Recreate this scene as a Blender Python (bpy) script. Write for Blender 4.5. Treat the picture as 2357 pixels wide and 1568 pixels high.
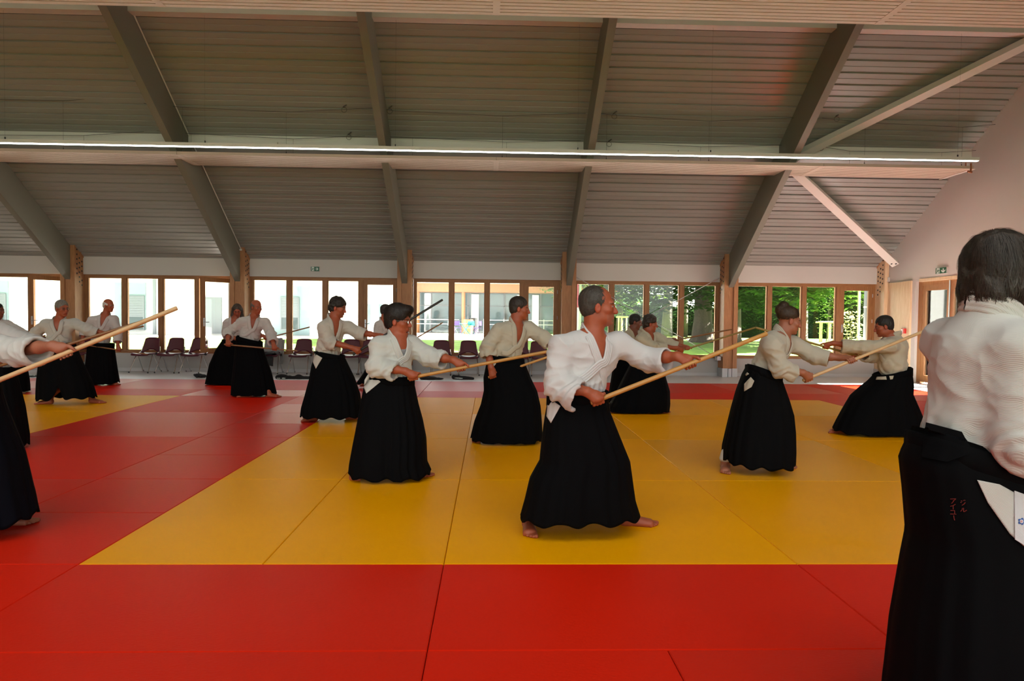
import bpy, bmesh, math, random
import numpy as np
from mathutils import Vector, Matrix
from mathutils.bvhtree import BVHTree

random.seed(7)
RNG = np.random.default_rng(11)
sc = bpy.context.scene
for o in list(bpy.data.objects):
    bpy.data.objects.remove(o, do_unlink=True)

# ------------------------------------------------------------------ camera
W, HH = 2357, 1568
F, CAM_H, PITCH, YAW, ROLL = 1583.575, 1.37642, -0.0326077, 0.0314191, -0.0109089
def cam_axes():
    cy, sy, cp, sp = math.cos(YAW), math.sin(YAW), math.cos(PITCH), math.sin(PITCH)
    fw = np.array([sy*cp, cy*cp, sp]); right = np.array([cy, -sy, 0.0]); up = np.cross(right, fw)
    cr, sr = math.cos(ROLL), math.sin(ROLL)
    return cr*right - sr*up, sr*right + cr*up, fw
CR, CU, CF = cam_axes()
CAM = np.array([0.0, 0.0, CAM_H])
cd = bpy.data.cameras.new('camera'); cam = bpy.data.objects.new('camera', cd); sc.collection.objects.link(cam)
cd.sensor_fit = 'HORIZONTAL'; cd.sensor_width = 36.0; cd.lens = F*36.0/W; cd.clip_start = 0.05; cd.clip_end = 400
M = Matrix.Identity(4)
for i in range(3):
    M[i][0] = CR[i]; M[i][1] = CU[i]; M[i][2] = -CF[i]; M[i][3] = CAM[i]
cam.matrix_world = M
sc.camera = cam

# ------------------------------------------------------------------ light and exposure
SUN_AZ, SUN_EL = -4.0, 39.0        # degrees: azimuth from the +X axis towards -Y
SKY, SUN, EXPO = 1.0, 17.0, 2.42
wd = bpy.data.worlds.new('sky'); sc.world = wd; wd.use_nodes = True
nt = wd.node_tree; bg = nt.nodes['Background']
st = nt.nodes.new('ShaderNodeTexSky'); st.sky_type = 'HOSEK_WILKIE'; st.turbidity = 3.0; st.ground_albedo = 0.4
sdir = np.array([math.cos(math.radians(SUN_AZ))*math.cos(math.radians(SUN_EL)), -math.sin(math.radians(SUN_AZ))*math.cos(math.radians(SUN_EL)), math.sin(math.radians(SUN_EL))])
st.sun_direction = tuple(sdir)
mixw = nt.nodes.new('ShaderNodeMix'); mixw.data_type = 'RGBA'; mixw.inputs[0].default_value = 0.55
nt.links.new(st.outputs[0], mixw.inputs[6]); mixw.inputs[7].default_value = (1.0, 0.96, 0.90, 1)
nt.links.new(mixw.outputs[2], bg.inputs[0]); bg.inputs[1].default_value = SKY
sl = bpy.data.lights.new('sun', 'SUN'); sl.energy = SUN; sl.angle = 0.01; sl.color = (1.0, 0.95, 0.87)
so = bpy.data.objects.new('sun', sl); sc.collection.objects.link(so)
so.rotation_euler = Vector(sdir).to_track_quat('Z', 'Y').to_euler()
def portal(loc, rot, sx, sy):
    l = bpy.data.lights.new('daylight_portal', 'AREA'); l.shape = 'RECTANGLE'; l.size = sx; l.size_y = sy
    l.cycles.is_portal = True
    o = bpy.data.objects.new('daylight_portal', l); sc.collection.objects.link(o); o.location = loc; o.rotation_euler = rot
H2 = math.pi/2
portal((-4.2, 17.7, 1.36), (-H2, 0, 0), 28.4, 1.9)
portal((0.0, -2.75, 2.9), (H2, 0, 0), 20.4, 5.7)
portal((-4.2, 0.25, 7.0), (math.radians(20), 0, 0), 27.5, 4.4)
portal((10.35, 14.3, 1.15), (0, H2, 0), 2.3, 2.9)
sc.view_settings.view_transform = 'Standard'; sc.view_settings.look = 'None'
sc.view_settings.gamma = 1.0; sc.view_settings.use_curve_mapping = False
sc.view_settings.exposure = EXPO
try:
    sc.cycles.max_bounces = 10; sc.cycles.diffuse_bounces = 6; sc.cycles.transparent_max_bounces = 16
    sc.cycles.caustics_reflective = False; sc.cycles.caustics_refractive = False
    sc.cycles.use_denoising = True
except Exception:
    pass

# ------------------------------------------------------------------ pixel helpers (photograph pixels -> points in the hall)
def ray(px, py): return CF + CR*(px - W/2)/F - CU*(py - HH/2)/F
def onY(px, py, Y):
    d = ray(px, py); return CAM + d*(Y/d[1])
def onZ(px, py, Z):
    d = ray(px, py); return CAM + d*((Z - CAM_H)/d[2])
def onX(px, py, X):
    d = ray(px, py); return CAM + d*(X/d[0])

# ------------------------------------------------------------------ materials
MATS = {}
def mat(name, col, rough=0.6, metal=0.0, spec=0.5, bump=None, noise=None, sheen=0.0, vcol=False, emit=None):
    if name in MATS: return MATS[name]
    m = bpy.data.materials.new(name); m.use_nodes = True; nt = m.node_tree
    b = nt.nodes['Principled BSDF']
    b.inputs['Base Color'].default_value = (*col, 1); b.inputs['Roughness'].default_value = rough
    b.inputs['Metallic'].default_value = metal; b.inputs['Specular IOR Level'].default_value = spec
    if sheen: b.inputs['Sheen Weight'].default_value = sheen; b.inputs['Sheen Roughness'].default_value = 0.5
    if emit: b.inputs['Emission Color'].default_value = (*emit[0], 1); b.inputs['Emission Strength'].default_value = emit[1]
    tc = nt.nodes.new('ShaderNodeTexCoord')
    csrc = None
    if vcol:
        a = nt.nodes.new('ShaderNodeAttribute'); a.attribute_name = 'tint'; csrc = a.outputs['Color']
        nt.links.new(csrc, b.inputs['Base Color'])
    if noise:   # (scale, amount, stretch xyz)
        mp = nt.nodes.new('ShaderNodeMapping'); mp.inputs['Scale'].default_value = noise[2] if len(noise) > 2 else (1, 1, 1)
        nt.links.new(tc.outputs['Object'], mp.inputs[0])
        n = nt.nodes.new('ShaderNodeTexNoise'); n.inputs['Scale'].default_value = noise[0]; n.inputs['Detail'].default_value = 4
        nt.links.new(mp.outputs[0], n.inputs[0])
        mr = nt.nodes.new('ShaderNodeMapRange'); mr.inputs[1].default_value = 0.25; mr.inputs[2].default_value = 0.75
        mr.inputs[3].default_value = 1 - noise[1]; mr.inputs[4].default_value = 1 + noise[1]
        nt.links.new(n.outputs[0], mr.inputs[0])
        mx = nt.nodes.new('ShaderNodeVectorMath'); mx.operation = 'SCALE'
        if csrc: nt.links.new(csrc, mx.inputs[0])
        else: mx.inputs[0].default_value = col
        nt.links.new(mr.outputs[0], mx.inputs['Scale']); nt.links.new(mx.outputs[0], b.inputs['Base Color'])
    if bump:    # (kind, scale, strength, distance)
        if bump[0] == 'noise':
            t = nt.nodes.new('ShaderNodeTexNoise'); t.inputs['Scale'].default_value = bump[1]; t.inputs['Detail'].default_value = 3; out = t.outputs[0]
            nt.links.new(tc.outputs['Object'], t.inputs[0])
        else:
            t = nt.nodes.new('ShaderNodeTexWave'); t.inputs['Scale'].default_value = bump[1]; t.bands_direction = bump[0]
            t.inputs['Distortion'].default_value = 0.6; t.inputs['Detail Scale'].default_value = 2; out = t.outputs[1]
            nt.links.new(tc.outputs['Object'], t.inputs[0])
        bp = nt.nodes.new('ShaderNodeBump'); bp.inputs['Strength'].default_value = bump[2]; bp.inputs['Distance'].default_value = bump[3]
        nt.links.new(out, bp.inputs['Height']); nt.links.new(bp.outputs[0], b.inputs['Normal'])
    MATS[name] = m
    return m
def wood(name, col, dark, scale=6.0, axis=(12, 12, 0.7), rough=0.55):
    if name in MATS: return MATS[name]
    m = bpy.data.materials.new(name); m.use_nodes = True; nt = m.node_tree; b = nt.nodes['Principled BSDF']
    tc = nt.nodes.new('ShaderNodeTexCoord'); mp = nt.nodes.new('ShaderNodeMapping'); mp.inputs['Scale'].default_value = axis
    nt.links.new(tc.outputs['Object'], mp.inputs[0])
    n = nt.nodes.new('ShaderNodeTexNoise'); n.inputs['Scale'].default_value = scale; n.inputs['Detail'].default_value = 6; n.inputs['Distortion'].default_value = 0.8
    nt.links.new(mp.outputs[0], n.inputs[0])
    cr = nt.nodes.new('ShaderNodeValToRGB'); cr.color_ramp.elements[0].position = 0.35; cr.color_ramp.elements[1].position = 0.65
    cr.color_ramp.elements[0].color = (*dark, 1); cr.color_ramp.elements[1].color = (*col, 1)
    nt.links.new(n.outputs[0], cr.inputs[0]); nt.links.new(cr.outputs[0], b.inputs['Base Color'])
    # knots
    b.inputs['Roughness'].default_value = rough
    MATS[name] = m
    return m
def glass_mat():
    if 'glass' in MATS: return MATS['glass']
    m = bpy.data.materials.new('glass'); m.use_nodes = True; nt = m.node_tree
    nt.nodes.remove(nt.nodes['Principled BSDF']); out = nt.nodes['Material Output']
    t = nt.nodes.new('ShaderNodeBsdfTransparent'); t.inputs[0].default_value = (0.95, 0.97, 0.96, 1)
    g = nt.nodes.new('ShaderNodeBsdfGlossy'); g.inputs['Roughness'].default_value = 0.02
    fr = nt.nodes.new('ShaderNodeFresnel'); fr.inputs[0].default_value = 1.45
    mx = nt.nodes.new('ShaderNodeMixShader')
    nt.links.new(fr.outputs[0], mx.inputs[0]); nt.links.new(t.outputs[0], mx.inputs[1]); nt.links.new(g.outputs[0], mx.inputs[2])
    nt.links.new(mx.outputs[0], out.inputs[0]); MATS['glass'] = m
    return m
WHITE = mat('white_paint', (0.58, 0.56, 0.53), 0.7)
CEILM = mat('ceiling_sheet', (0.30, 0.29, 0.27), 0.34, 0.0, 0.5)
BEAMM = mat('beam_paint', (0.20, 0.195, 0.155), 0.6)
PALEBEAM = mat('pale_beam_paint', (0.68, 0.65, 0.60), 0.5)
LARCH = wood('larch', (0.36, 0.165, 0.058), (0.26, 0.108, 0.034))
LARCHX = wood('larch_across', (0.36, 0.165, 0.058), (0.26, 0.108, 0.034), axis=(0.7, 12, 12))
SPRUCE = wood('spruce', (0.48, 0.235, 0.10), (0.36, 0.155, 0.06))
PALEWOOD = wood('pale_spruce', (0.76, 0.58, 0.38), (0.66, 0.46, 0.27), scale=4)
STEEL = mat('galvanised', (0.55, 0.57, 0.58), 0.4, 0.8)
CHROME = mat('chrome', (0.75, 0.75, 0.75), 0.18, 1.0)
BLACK = mat('black_cloth', (0.012, 0.012, 0.014), 0.85)
DARK = mat('dark_plastic', (0.02, 0.02, 0.022), 0.5)
GLASS = glass_mat()

# ------------------------------------------------------------------ object helpers
def npmesh(name, v, f, smooth=False):
    v = np.asarray(v, dtype=np.float32); f = np.asarray(f, dtype=np.int32)
    me = bpy.data.meshes.new(name)
    n = f.shape[1]
    me.vertices.add(len(v)); me.vertices.foreach_set('co', v.ravel())
    me.loops.add(f.size); me.loops.foreach_set('vertex_index', f.ravel())
    me.polygons.add(len(f)); me.polygons.foreach_set('loop_start', np.arange(0, f.size, n, dtype=np.int32))
    me.update(calc_edges=True); me.validate()
    if smooth: me.polygons.foreach_set('use_smooth', np.ones(len(me.polygons), dtype=bool))
    return me
class MB:
    """collects simple shapes into one mesh"""
    def __init__(s): s.v = []; s.f = []
    def add(s, v, f):
        k = len(s.v); s.v += [tuple(map(float, p)) for p in v]; s.f += [tuple(i + k for i in q) for q in f]; return s
    def box(s, lo, hi, R=None, c=None):
        x0, y0, z0 = lo; x1, y1, z1 = hi
        v = [(x0, y0, z0), (x1, y0, z0), (x1, y1, z0), (x0, y1, z0), (x0, y0, z1), (x1, y0, z1), (x1, y1, z1), (x0, y1, z1)]
        if R is not None:
            c = np.array(c if c is not None else (0, 0, 0)); v = [tuple(np.asarray(R) @ np.array(p) + c) for p in v]
        return s.add(v, [(0, 3, 2, 1), (4, 5, 6, 7), (0, 1, 5, 4), (1, 2, 6, 5), (2, 3, 7, 6), (3, 0, 4, 7)])
    def prism(s, poly, ax, a0, a1):
        """poly in the two other axes extruded along ax"""
        n = len(poly); v = []
        for a in (a0, a1):
            for p in poly:
                q = list(p); q.insert(ax, a); v.append(q)
        f = [tuple(range(n)), tuple(range(2*n - 1, n - 1, -1))]
        for i in range(n): f.append((i, (i + 1) % n, n + (i + 1) % n, n + i))
        return s.add(v, f)
    def tube(s, pts, r, n=8, cap=True):
        pts = [np.array(p, float) for p in pts]; m = len(pts)
        rr = r if hasattr(r, '__len__') else [r]*m
        prev = None; rings = []
        for i, p in enumerate(pts):
            t = pts[min(i + 1, m - 1)] - pts[max(i - 1, 0)]; t = t/(np.linalg.norm(t) + 1e-9)
            if prev is None:
                a = np.array([0, 0, 1.0]) if abs(t[2]) < 0.9 else np.array([1.0, 0, 0])
                u = np.cross(t, a)
            else: u = prev - t*(prev @ t)
            u = u/(np.linalg.norm(u) + 1e-9); w = np.cross(t, u); prev = u
            rings.append([p + rr[i]*(math.cos(2*math.pi*k/n)*u + math.sin(2*math.pi*k/n)*w) for k in range(n)])
        v = [q for rg in rings for q in rg]; f = []
        for i in range(m - 1):
            for k in range(n):
                f.append((i*n + k, i*n + (k + 1) % n, (i + 1)*n + (k + 1) % n, (i + 1)*n + k))
        if cap: f += [tuple(range(n - 1, -1, -1)), tuple((m - 1)*n + k for k in range(n))]
        return s.add(v, f)
    def beam(s, a, b, w, h, up=(0, 0, 1)):
        """rectangular bar from a to b, w sideways, h along up"""
        a = np.array(a, float); b = np.array(b, float); t = (b - a)/np.linalg.norm(b - a)
        u = np.array(up, float); sd = np.cross(t, u); sd /= np.linalg.norm(sd); u = np.cross(sd, t)
        v = []
        for p in (a, b):
            for i, j in ((-1, -1), (1, -1), (1, 1), (-1, 1)): v.append(p + sd*w/2*i + u*h/2*j)
        return s.add(v, [(3, 2, 1, 0), (4, 5, 6, 7), (0, 1, 5, 4), (1, 2, 6, 5), (2, 3, 7, 6), (3, 0, 4, 7)])
    def mesh(s, name, off=None, smooth=False):
        me = bpy.data.meshes.new(name); v = s.v
        if off is not None: v = [(p[0] - off[0], p[1] - off[1], p[2] - off[2]) for p in v]
        me.from_pydata(v, [], s.f); me.update()
        if smooth: me.polygons.foreach_set('use_smooth', np.ones(len(me.polygons), dtype=bool))
        return me
    def build(s, name, m, parent=None, kind=None, smooth=False, bevel=0.0, off=None):
        if off is None: off = world_loc(parent)
        return link(name, s.mesh(name, off, smooth), m, parent, kind, bevel)
def world_loc(o):
    p = np.zeros(3)
    while o is not None: p += np.array(o.location); o = o.parent
    return p
def link(name, me, m=None, parent=None, kind=None, bevel=0.0):
    o = bpy.data.objects.new(name, me); sc.collection.objects.link(o)
    if m is not None and len(me.materials) == 0: me.materials.append(m)
    if parent is not None: o.parent = parent
    if kind: o['kind'] = kind
    if bevel:
        md = o.modifiers.new('bevel', 'BEVEL'); md.width = bevel; md.segments = 2; md.limit_method = 'ANGLE'
    return o
def thing(name, label, cat, loc=(0, 0, 0), group=None, kind=None):
    o = bpy.data.objects.new(name, None); sc.collection.objects.link(o); o.location = loc; o.empty_display_size = 0.1
    if label: o['label'] = label
    if cat: o['category'] = cat
    if group: o['group'] = group
    if kind: o['kind'] = kind
    return o
def tag(o, label, cat, group=None, kind=None):
    o['label'] = label; o['category'] = cat
    if group: o['group'] = group
    if kind: o['kind'] = kind
    return o
def struct(name): return thing(name, None, None, kind='structure')
def copy_tree(o, parent=None):
    c = o.copy(); sc.collection.objects.link(c); c.parent = parent
    for ch in list(o.children): copy_tree(ch, c)
    return c
# ================================================================== THE HALL
YW, XR, XL, YF = 17.30, 9.95, -18.30, -2.30          # inner faces of the back, right, left and front walls
RIDGE = 7.50
def zc(y): return 2.905 + 0.695*(17.09 - y) if y >= RIDGE else 2.905 + 0.695*(17.09 - RIDGE) - (RIDGE - y)*0.364
COLX = [5.965 + 4.04*k for k in range(-5, 2)]        # centres of the timber columns
SILL, HEAD = 0.41, 2.33
MX0, MY0 = -2.24773, 3.80498                         # near left corner of the yellow square

# ---- floor with its mats
floor = struct('floor')
MB().box((XL - 0.2, YF - 0.2, -0.25), (XR + 0.2, YW + 0.2, -0.035)).build('floor_slab', mat('lino_grey', (0.68, 0.69, 0.70), 0.40, bump=('noise', 60, 0.05, 0.002)), floor)
def mat_material(name, col, rough, spec):
    m = mat(name, col, rough, 0, spec, sheen=0.0)
    nt = m.node_tree; b = nt.nodes['Principled BSDF']; b.inputs['Specular Tint'].default_value = (*[min(1, c*1.3) for c in col], 1)
    tc = nt.nodes.new('ShaderNodeTexCoord'); mp = nt.nodes.new('ShaderNodeMapping'); mp.inputs['Scale'].default_value = (55, 110, 1)
    nt.links.new(tc.outputs['Object'], mp.inputs[0])
    w = nt.nodes.new('ShaderNodeTexVoronoi'); w.inputs['Scale'].default_value = 1.0; nt.links.new(mp.outputs[0], w.inputs[0])
    bp = nt.nodes.new('ShaderNodeBump'); bp.inputs['Strength'].default_value = 0.25; bp.inputs['Distance'].default_value = 0.002
    nt.links.new(w.outputs[0], bp.inputs['Height']); nt.links.new(bp.outputs[0], b.inputs['Normal'])
    n = nt.nodes.new('ShaderNodeTexNoise'); n.inputs['Scale'].default_value = 1.3; n.inputs['Detail'].default_value = 5; nt.links.new(tc.outputs['Object'], n.inputs[0])
    mr = nt.nodes.new('ShaderNodeMapRange'); mr.inputs[3].default_value = 0.93; mr.inputs[4].default_value = 1.07; nt.links.new(n.outputs[0], mr.inputs[0])
    mx = nt.nodes.new('ShaderNodeVectorMath'); mx.operation = 'SCALE'; mx.inputs[0].default_value = col
    nt.links.new(mr.outputs[0], mx.inputs['Scale']); nt.links.new(mx.outputs[0], b.inputs['Base Color'])
    return m
REDS = [mat_material('red_mat_%s' % k, c, r, s) for k, c, r, s in (('plain', (0.62, 0.016, 0.004), 0.43, 0.08), ('worn', (0.59, 0.020, 0.008), 0.37, 0.17), ('fresh', (0.66, 0.016, 0.004), 0.48, 0.06))]
YELS = [mat_material('yellow_mat_%s' % k, c, r, s) for k, c, r, s in (('plain', (0.86, 0.355, 0.000), 0.43, 0.08), ('worn', (0.82, 0.35, 0.002), 0.37, 0.17), ('fresh', (0.88, 0.37, 0.000), 0.48, 0.06))]
TILE_ME = {}
def tile(a0, b0, a1, b1, pal, var=None):
    w, d = round(a1 - a0, 3), round(b1 - b0, 3)
    mm = pal[var if var is not None else random.choice((0, 0, 1, 2, 0))]
    key = (w, d, mm.name)
    if key not in TILE_ME:
        g, c = 0.0018, 0.004                       # joint and rounded top edge
        mb = MB(); x0, x1, y0, y1 = -w/2 + g, w/2 - g, -d/2 + g, d/2 - g
        mb.add([(x0, y0, -0.04), (x1, y0, -0.04), (x1, y1, -0.04), (x0, y1, -0.04), (x0, y0, -c), (x1, y0, -c), (x1, y1, -c), (x0, y1, -c),
                (x0 + c, y0 + c, 0), (x1 - c, y0 + c, 0), (x1 - c, y1 - c, 0), (x0 + c, y1 - c, 0)],
               [(0, 3, 2, 1), (8, 9, 10, 11)] + [(i, (i + 1) % 4, 4 + (i + 1) % 4, 4 + i) for i in range(4)] + [(4 + i, 4 + (i + 1) % 4, 8 + (i + 1) % 4, 8 + i) for i in range(4)])
        me = mb.mesh('mat_tile'); me.materials.append(mm); TILE_ME[key] = me
    o = link('mat_tile', TILE_ME[key], None, floor)
    o.location = (MX0 + (a0 + a1)/2, MY0 + (b0 + b1)/2, 0)
for b in range(0, 8, 2):                             # the yellow square, 8 m by 8 m
    for i, (a0, a1) in enumerate(((0, 1), (1, 2), (2, 4), (4, 6), (6, 8))):
        tile(a0, b, a1, b + 2, YELS, (b//2 + i) % 3 if i > 1 else (0 if b else 0))
for b in range(0, 8, 2):                             # the second yellow square to the left
    for a in range(-11, -3, 2): tile(a, b, a + 2, b + 2, YELS)
for b in range(0, 8):                                # the red lane between the two squares
    tile(-1, b, 0, b + 1, REDS, (0, 0, 0, 0, 0, 1, 1, 0)[b])
    if b % 2 == 0: tile(-3, b, -1, b + 2, REDS, (0, 2, 0, 2)[b//2])
for b in range(-1, 8, 1): tile(8, b, 9, b + 1, REDS); tile(9, b, 11, b + 1, REDS)
for a in range(-11, -1, 2): tile(a, -1, a + 2, 0, REDS, 2)   # rows in front
tile(-1, -1, 0, 0, REDS, 2)
for a0, a1, v in ((0, 2, 0), (2, 4, 2), (4, 6, 2), (6, 8, 0)): tile(a0, -1, a1, 0, REDS, v)
for a0, a1, v in ((-5, -3, 2), (-3, -1, 0), (-1, 2, 0), (2, 3, 2), (3, 5, 0), (5, 7, 2), (7, 9, 0)): tile(a0, -3, a1, -1, REDS, v)
for a in range(-11, 11, 2):
    tile(a, 8, a + 2, 9, REDS, (0, 1, 0, 2, 1, 1, 0, 1, 2, 0, 1)[(a + 11)//2]); 
    tile(a, 9, a + 2, 11, REDS, (2, 0, 1, 0, 2, 1, 1, 2, 0, 1, 0)[(a + 11)//2])
    tile(a, -6, a + 2, -3, REDS, 0)

# ---- walls
wb = struct('wall_back')
mb = MB().box((XL, YW, -0.2), (XR, YW + 0.22, SILL)); mb.build('lower_panel', mat('sill_wall_shaded', (0.47, 0.46, 0.44), 0.7), wb)  # white wall, its colour darkened for the shade under the windows
MB().box((XL, YW - 0.02, HEAD + 0.01), (XR, YW + 0.25, zc(YW) + 0.10)).build('upper_panel', WHITE, wb)
MB().box((XL, YW - 0.015, -0.035), (XR, YW, 0.045)).build('baseboard_back', mat('grey_skirting', (0.55, 0.55, 0.55), 0.6), None, 'structure')
wf = struct('wall_front')
MB().box((XL, YF - 0.22, -0.2), (XR, YF, 0.05)).build('lower_panel', WHITE, wf)
MB().box((XL, YF - 0.22, 5.75), (XR, YF, zc(YF) + 0.1)).build('upper_panel', WHITE, wf)
MB().box((XL, YF - 0.22, 0.05), (COLX[0] - 0.1, YF, 5.75)).build('shade_panel', WHITE, wf)  # unseen, closes the glazing here to darken the left end of the hall
for x in COLX: MB().box((x - 0.10, YF - 0.2, 0.05), (x + 0.10, YF + 0.05, 5.75)).build('pier', SPRUCE, wf)
for xa_, xb_ in zip(COLX[:-1], COLX[1:]): MB().box((xa_ + 0.1, YF - 0.11, 0.05), (xb_ - 0.1, YF - 0.10, 5.75)).build('pane', GLASS, wf)  # unseen front glazing, made this tall to bring more skylight onto the floor
def gable(name, x0, x1, hole=None):
    o = struct(name); y0, y1 = YF - 0.2, YW + 0.2
    def seg(n, ya, yb, za):
        ys = sorted([ya, yb] + ([RIDGE] if ya < RIDGE < yb else []))
        poly = [(ya, za)] + [(yb, za)] + [(y, zc(min(max(y, YF), YW)) + 0.12) for y in reversed(ys)]
        MB().prism(poly, 0, x0, x1).build(n, WHITE, o)
    if hole:
        ha, hb, hz = hole
        seg('plaster', y0, ha, -0.2); seg('plaster', hb, y1, -0.2); seg('plaster', ha, hb, hz)
    else: seg('plaster', y0, y1, -0.2)
    return o
DOOR = (12.85, 15.83, 2.33)
wr = gable('wall_right', XR, XR + 0.25, DOOR)
wl = gable('wall_left', XL - 0.2, XL)

# ---- ceiling: long profiled sheets running along the hall
ceil_ = struct('ceiling')
sheets = {}
def sheet(y0, y1):
    """one sheet between y0 > y1 on the slope: a flat pan, a rib and a narrow groove"""
    pts = []
    n = np.array([0, -0.5707, -0.8212]) if y0 > RIDGE else np.array([0, 0.5707, -0.8212])
    L = y0 - y1
    prof = [(0.0, -0.028), (0.05, -0.028), (0.08, 0.0), (0.48, 0.0), (0.50, -0.008), (0.56, -0.008), (0.58, 0.0), (0.92, 0.0), (0.95, -0.028), (1.0, -0.028)]
    for t, d in prof:
        y = y0 - L*t; p = np.array([0, y, zc(y)]) + n*d; pts.append((p[1], p[2]))
    top = [(q[0] - n[1]*0.05, q[1] - n[2]*0.05) for q in pts]
    return pts + top[::-1]
ROOFL = (-1.8, 1.9)                                   # unseen rooflights, added in the front slope to light the floor from above
y = YW + 0.5; k = 0
while y > YF - 0.5:
    y2 = y - 0.214
    if y2 < RIDGE < y: y2 = RIDGE
    if ROOFL[0] < y2 and y < ROOFL[1] + 0.2: y = y2; continue
    MB().prism(sheet(y, y2), 0, XL - 0.2, XR + 0.25 if k > 2 else XR + 0.25).build('ceiling_sheet', CEILM, ceil_)
    y = y2; k += 1
rl = struct('window_9')  # unseen, put in for its light on the floor
for xa_, xb_ in zip([XL] + COLX[:-1], COLX):
    MB().prism([(ROOFL[0] - .3, zc(ROOFL[0] - .3) + .03), (ROOFL[1] + .3, zc(ROOFL[1] + .3) + .03), (ROOFL[1] + .3, zc(ROOFL[1] + .3) + .04), (ROOFL[0] - .3, zc(ROOFL[0] - .3) + .04)], 0, xa_ + .07, xb_ - .07).build('pane', GLASS, rl)
MB().box((XL - .2, RIDGE - .25, zc(RIDGE) + .01), (XR + .25, RIDGE + .25, zc(RIDGE) + .16)).build('ridge_light_seal', CEILM, ceil_)  # unseen, added to stop sun leaking through the ridge joint
# ---- purlins, rafters, bracing
pur = 0
for yy, hgt in ((14.10, 0.36), (11.81, 0.36), (RIDGE + 0.1, 0.5), (2.9, 0.36), (0.6, 0.36)):
    z = zc(yy)
    pur += 1
    MB().box((XL, yy - 0.0 if yy > RIDGE else yy, z - 0.16), (XR - 0.0, yy + 0.20, z + 0.02)).build('purlin_beam', PALEBEAM, None, 'structure')
for i, x in enumerate(COLX[:-1]):
    rb = struct('rafter_beam')
    c = np.cos(np.arctan(0.695)); hv = 0.80
    def raf(ya, yb, cut):
        poly = [(ya, zc(ya) - 0.005), (yb, zc(yb) - 0.005), (yb, zc(yb) - hv), (ya - 0.0, zc(ya) - hv)]
        return poly
    ya = YW - 0.33
    MB().prism([(ya, zc(ya) + 0.0), (RIDGE, zc(RIDGE)), (RIDGE, zc(RIDGE) - hv), (ya, zc(ya) - hv)], 0, x - 0.068, x + 0.068).build('rafter', BEAMM, rb)
    yb = YF + 0.33
    MB().prism([(yb, zc(yb)), (RIDGE, zc(RIDGE)), (RIDGE, zc(RIDGE) - hv), (yb, zc(yb) - hv)], 0, x - 0.068, x + 0.068).build('rafter', BEAMM, rb)
    if abs(x + 6.155) < 0.01:      # a pale cable conduit along this rafter
        MB().tube([(x + 0.085, ya + 0.2, zc(ya + 0.2) - 0.03), (x + 0.085, RIDGE, zc(RIDGE) - 0.03)], 0.014, 6).build('conduit', PALEBEAM, rb)
        MB().box((x - 0.03, YW - 0.40, zc(YW - 0.4) - 0.10), (x + 0.12, YW - 0.36, zc(YW - 0.4) - 0.06)).build('conduit_box', PALEBEAM, rb)
def brace(name, a, b):
    o = struct(name); MB().beam(a, b, 0.17, 0.13, (0, -0.57, -0.82)).build('brace_bar', PALEBEAM, o)
    a = np.array(a); b = np.array(b); t = (b - a)/np.linalg.norm(b - a); n = np.array([0, -0.57, -0.82]); sd = np.cross(t, n); sd /= np.linalg.norm(sd)
    for q in ((b - t*0.10) if name.endswith('er') else (a + t*0.10),):
        for s in (-0.035, 0.035):
            p = q + sd*s + n*0.066 - t*s
            MB().tube([p, p + n*0.006], 0.022, 10).build('bolt_hole', DARK, o)
n_ = np.array([0, -0.57, -0.82])
brace('brace_beam_lower', tuple(np.array([6.15, 14.35, zc(14.35) - 0.12])), tuple(onX(2060, 607, 9.72)))
brace('brace_beam_upper', tuple(np.array([6.12, 14.15, zc(14.15) - 0.24])), (9.93, 11.6, zc(11.6) - 0.14))

# ---- timber columns: two cheeks, a core, a steel foot and rows of dowel plugs
for i, x in enumerate(COLX):
    c = struct('column')
    y0, y1 = YW - 0.37, YW + 0.06
    top = 3.06
    last = i == len(COLX) - 1
    for s in (-1, 1):
        if last and s > 0: continue
        xa, xb = (x - 0.175, x - 0.07) if s < 0 else (x + 0.07, x + 0.175)
        poly = [(y0, 0.17), (y1, 0.17), (y1, 2.74), (y0 + 0.05, top), (y0, top)]
        MB().prism(poly, 0, xa, xb).build('cheek_board', SPRUCE if not last else PALEWOOD, c)
        # dowel plugs on the outer face
        d = MB(); xo = xa if s < 0 else xb
        for r, yy in enumerate((y0 + 0.09, y0 + 0.19, y0 + 0.29)):
            for q in range(6):
                z = 2.92 - 0.115*r*1.2 - 0.115*q - (0.06 if r == 1 else 0)
                if r == 2 and q in (3,): continue
                d.tube([(xo - s*0.02, yy, z), (xo + s*0.004, yy, z)], 0.023, 10)
        d.build('dowel_plugs', DARK, c, kind='stuff')
        # sloping cap board
        MB().beam((0.5*(xa + xb), y0 + 0.04, top + 0.015), (0.5*(xa + xb), y1 - 0.03, 2.72 + 0.0), 0.13, 0.05, (0, 0.6, 0.8)).build('cap_board', SPRUCE, c)
    MB().box((x - 0.068, y0 + 0.03, 0.17), (x + 0.068 if not last else XR, y1, 2.3)).build('core_post', SPRUCE if not last else PALEWOOD, c)
    MB().box((x - 0.19, y0 - 0.01, -0.035), (x - 0.05, y1, 0.18)).box((x - 0.035, y0 - 0.005, -0.035), (x + 0.05, y1, 0.175)).box((x + 0.06, y0 - 0.01, -0.035), (x + 0.19 if not last else XR, y1, 0.18)).build('steel_foot', STEEL, c)

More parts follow.
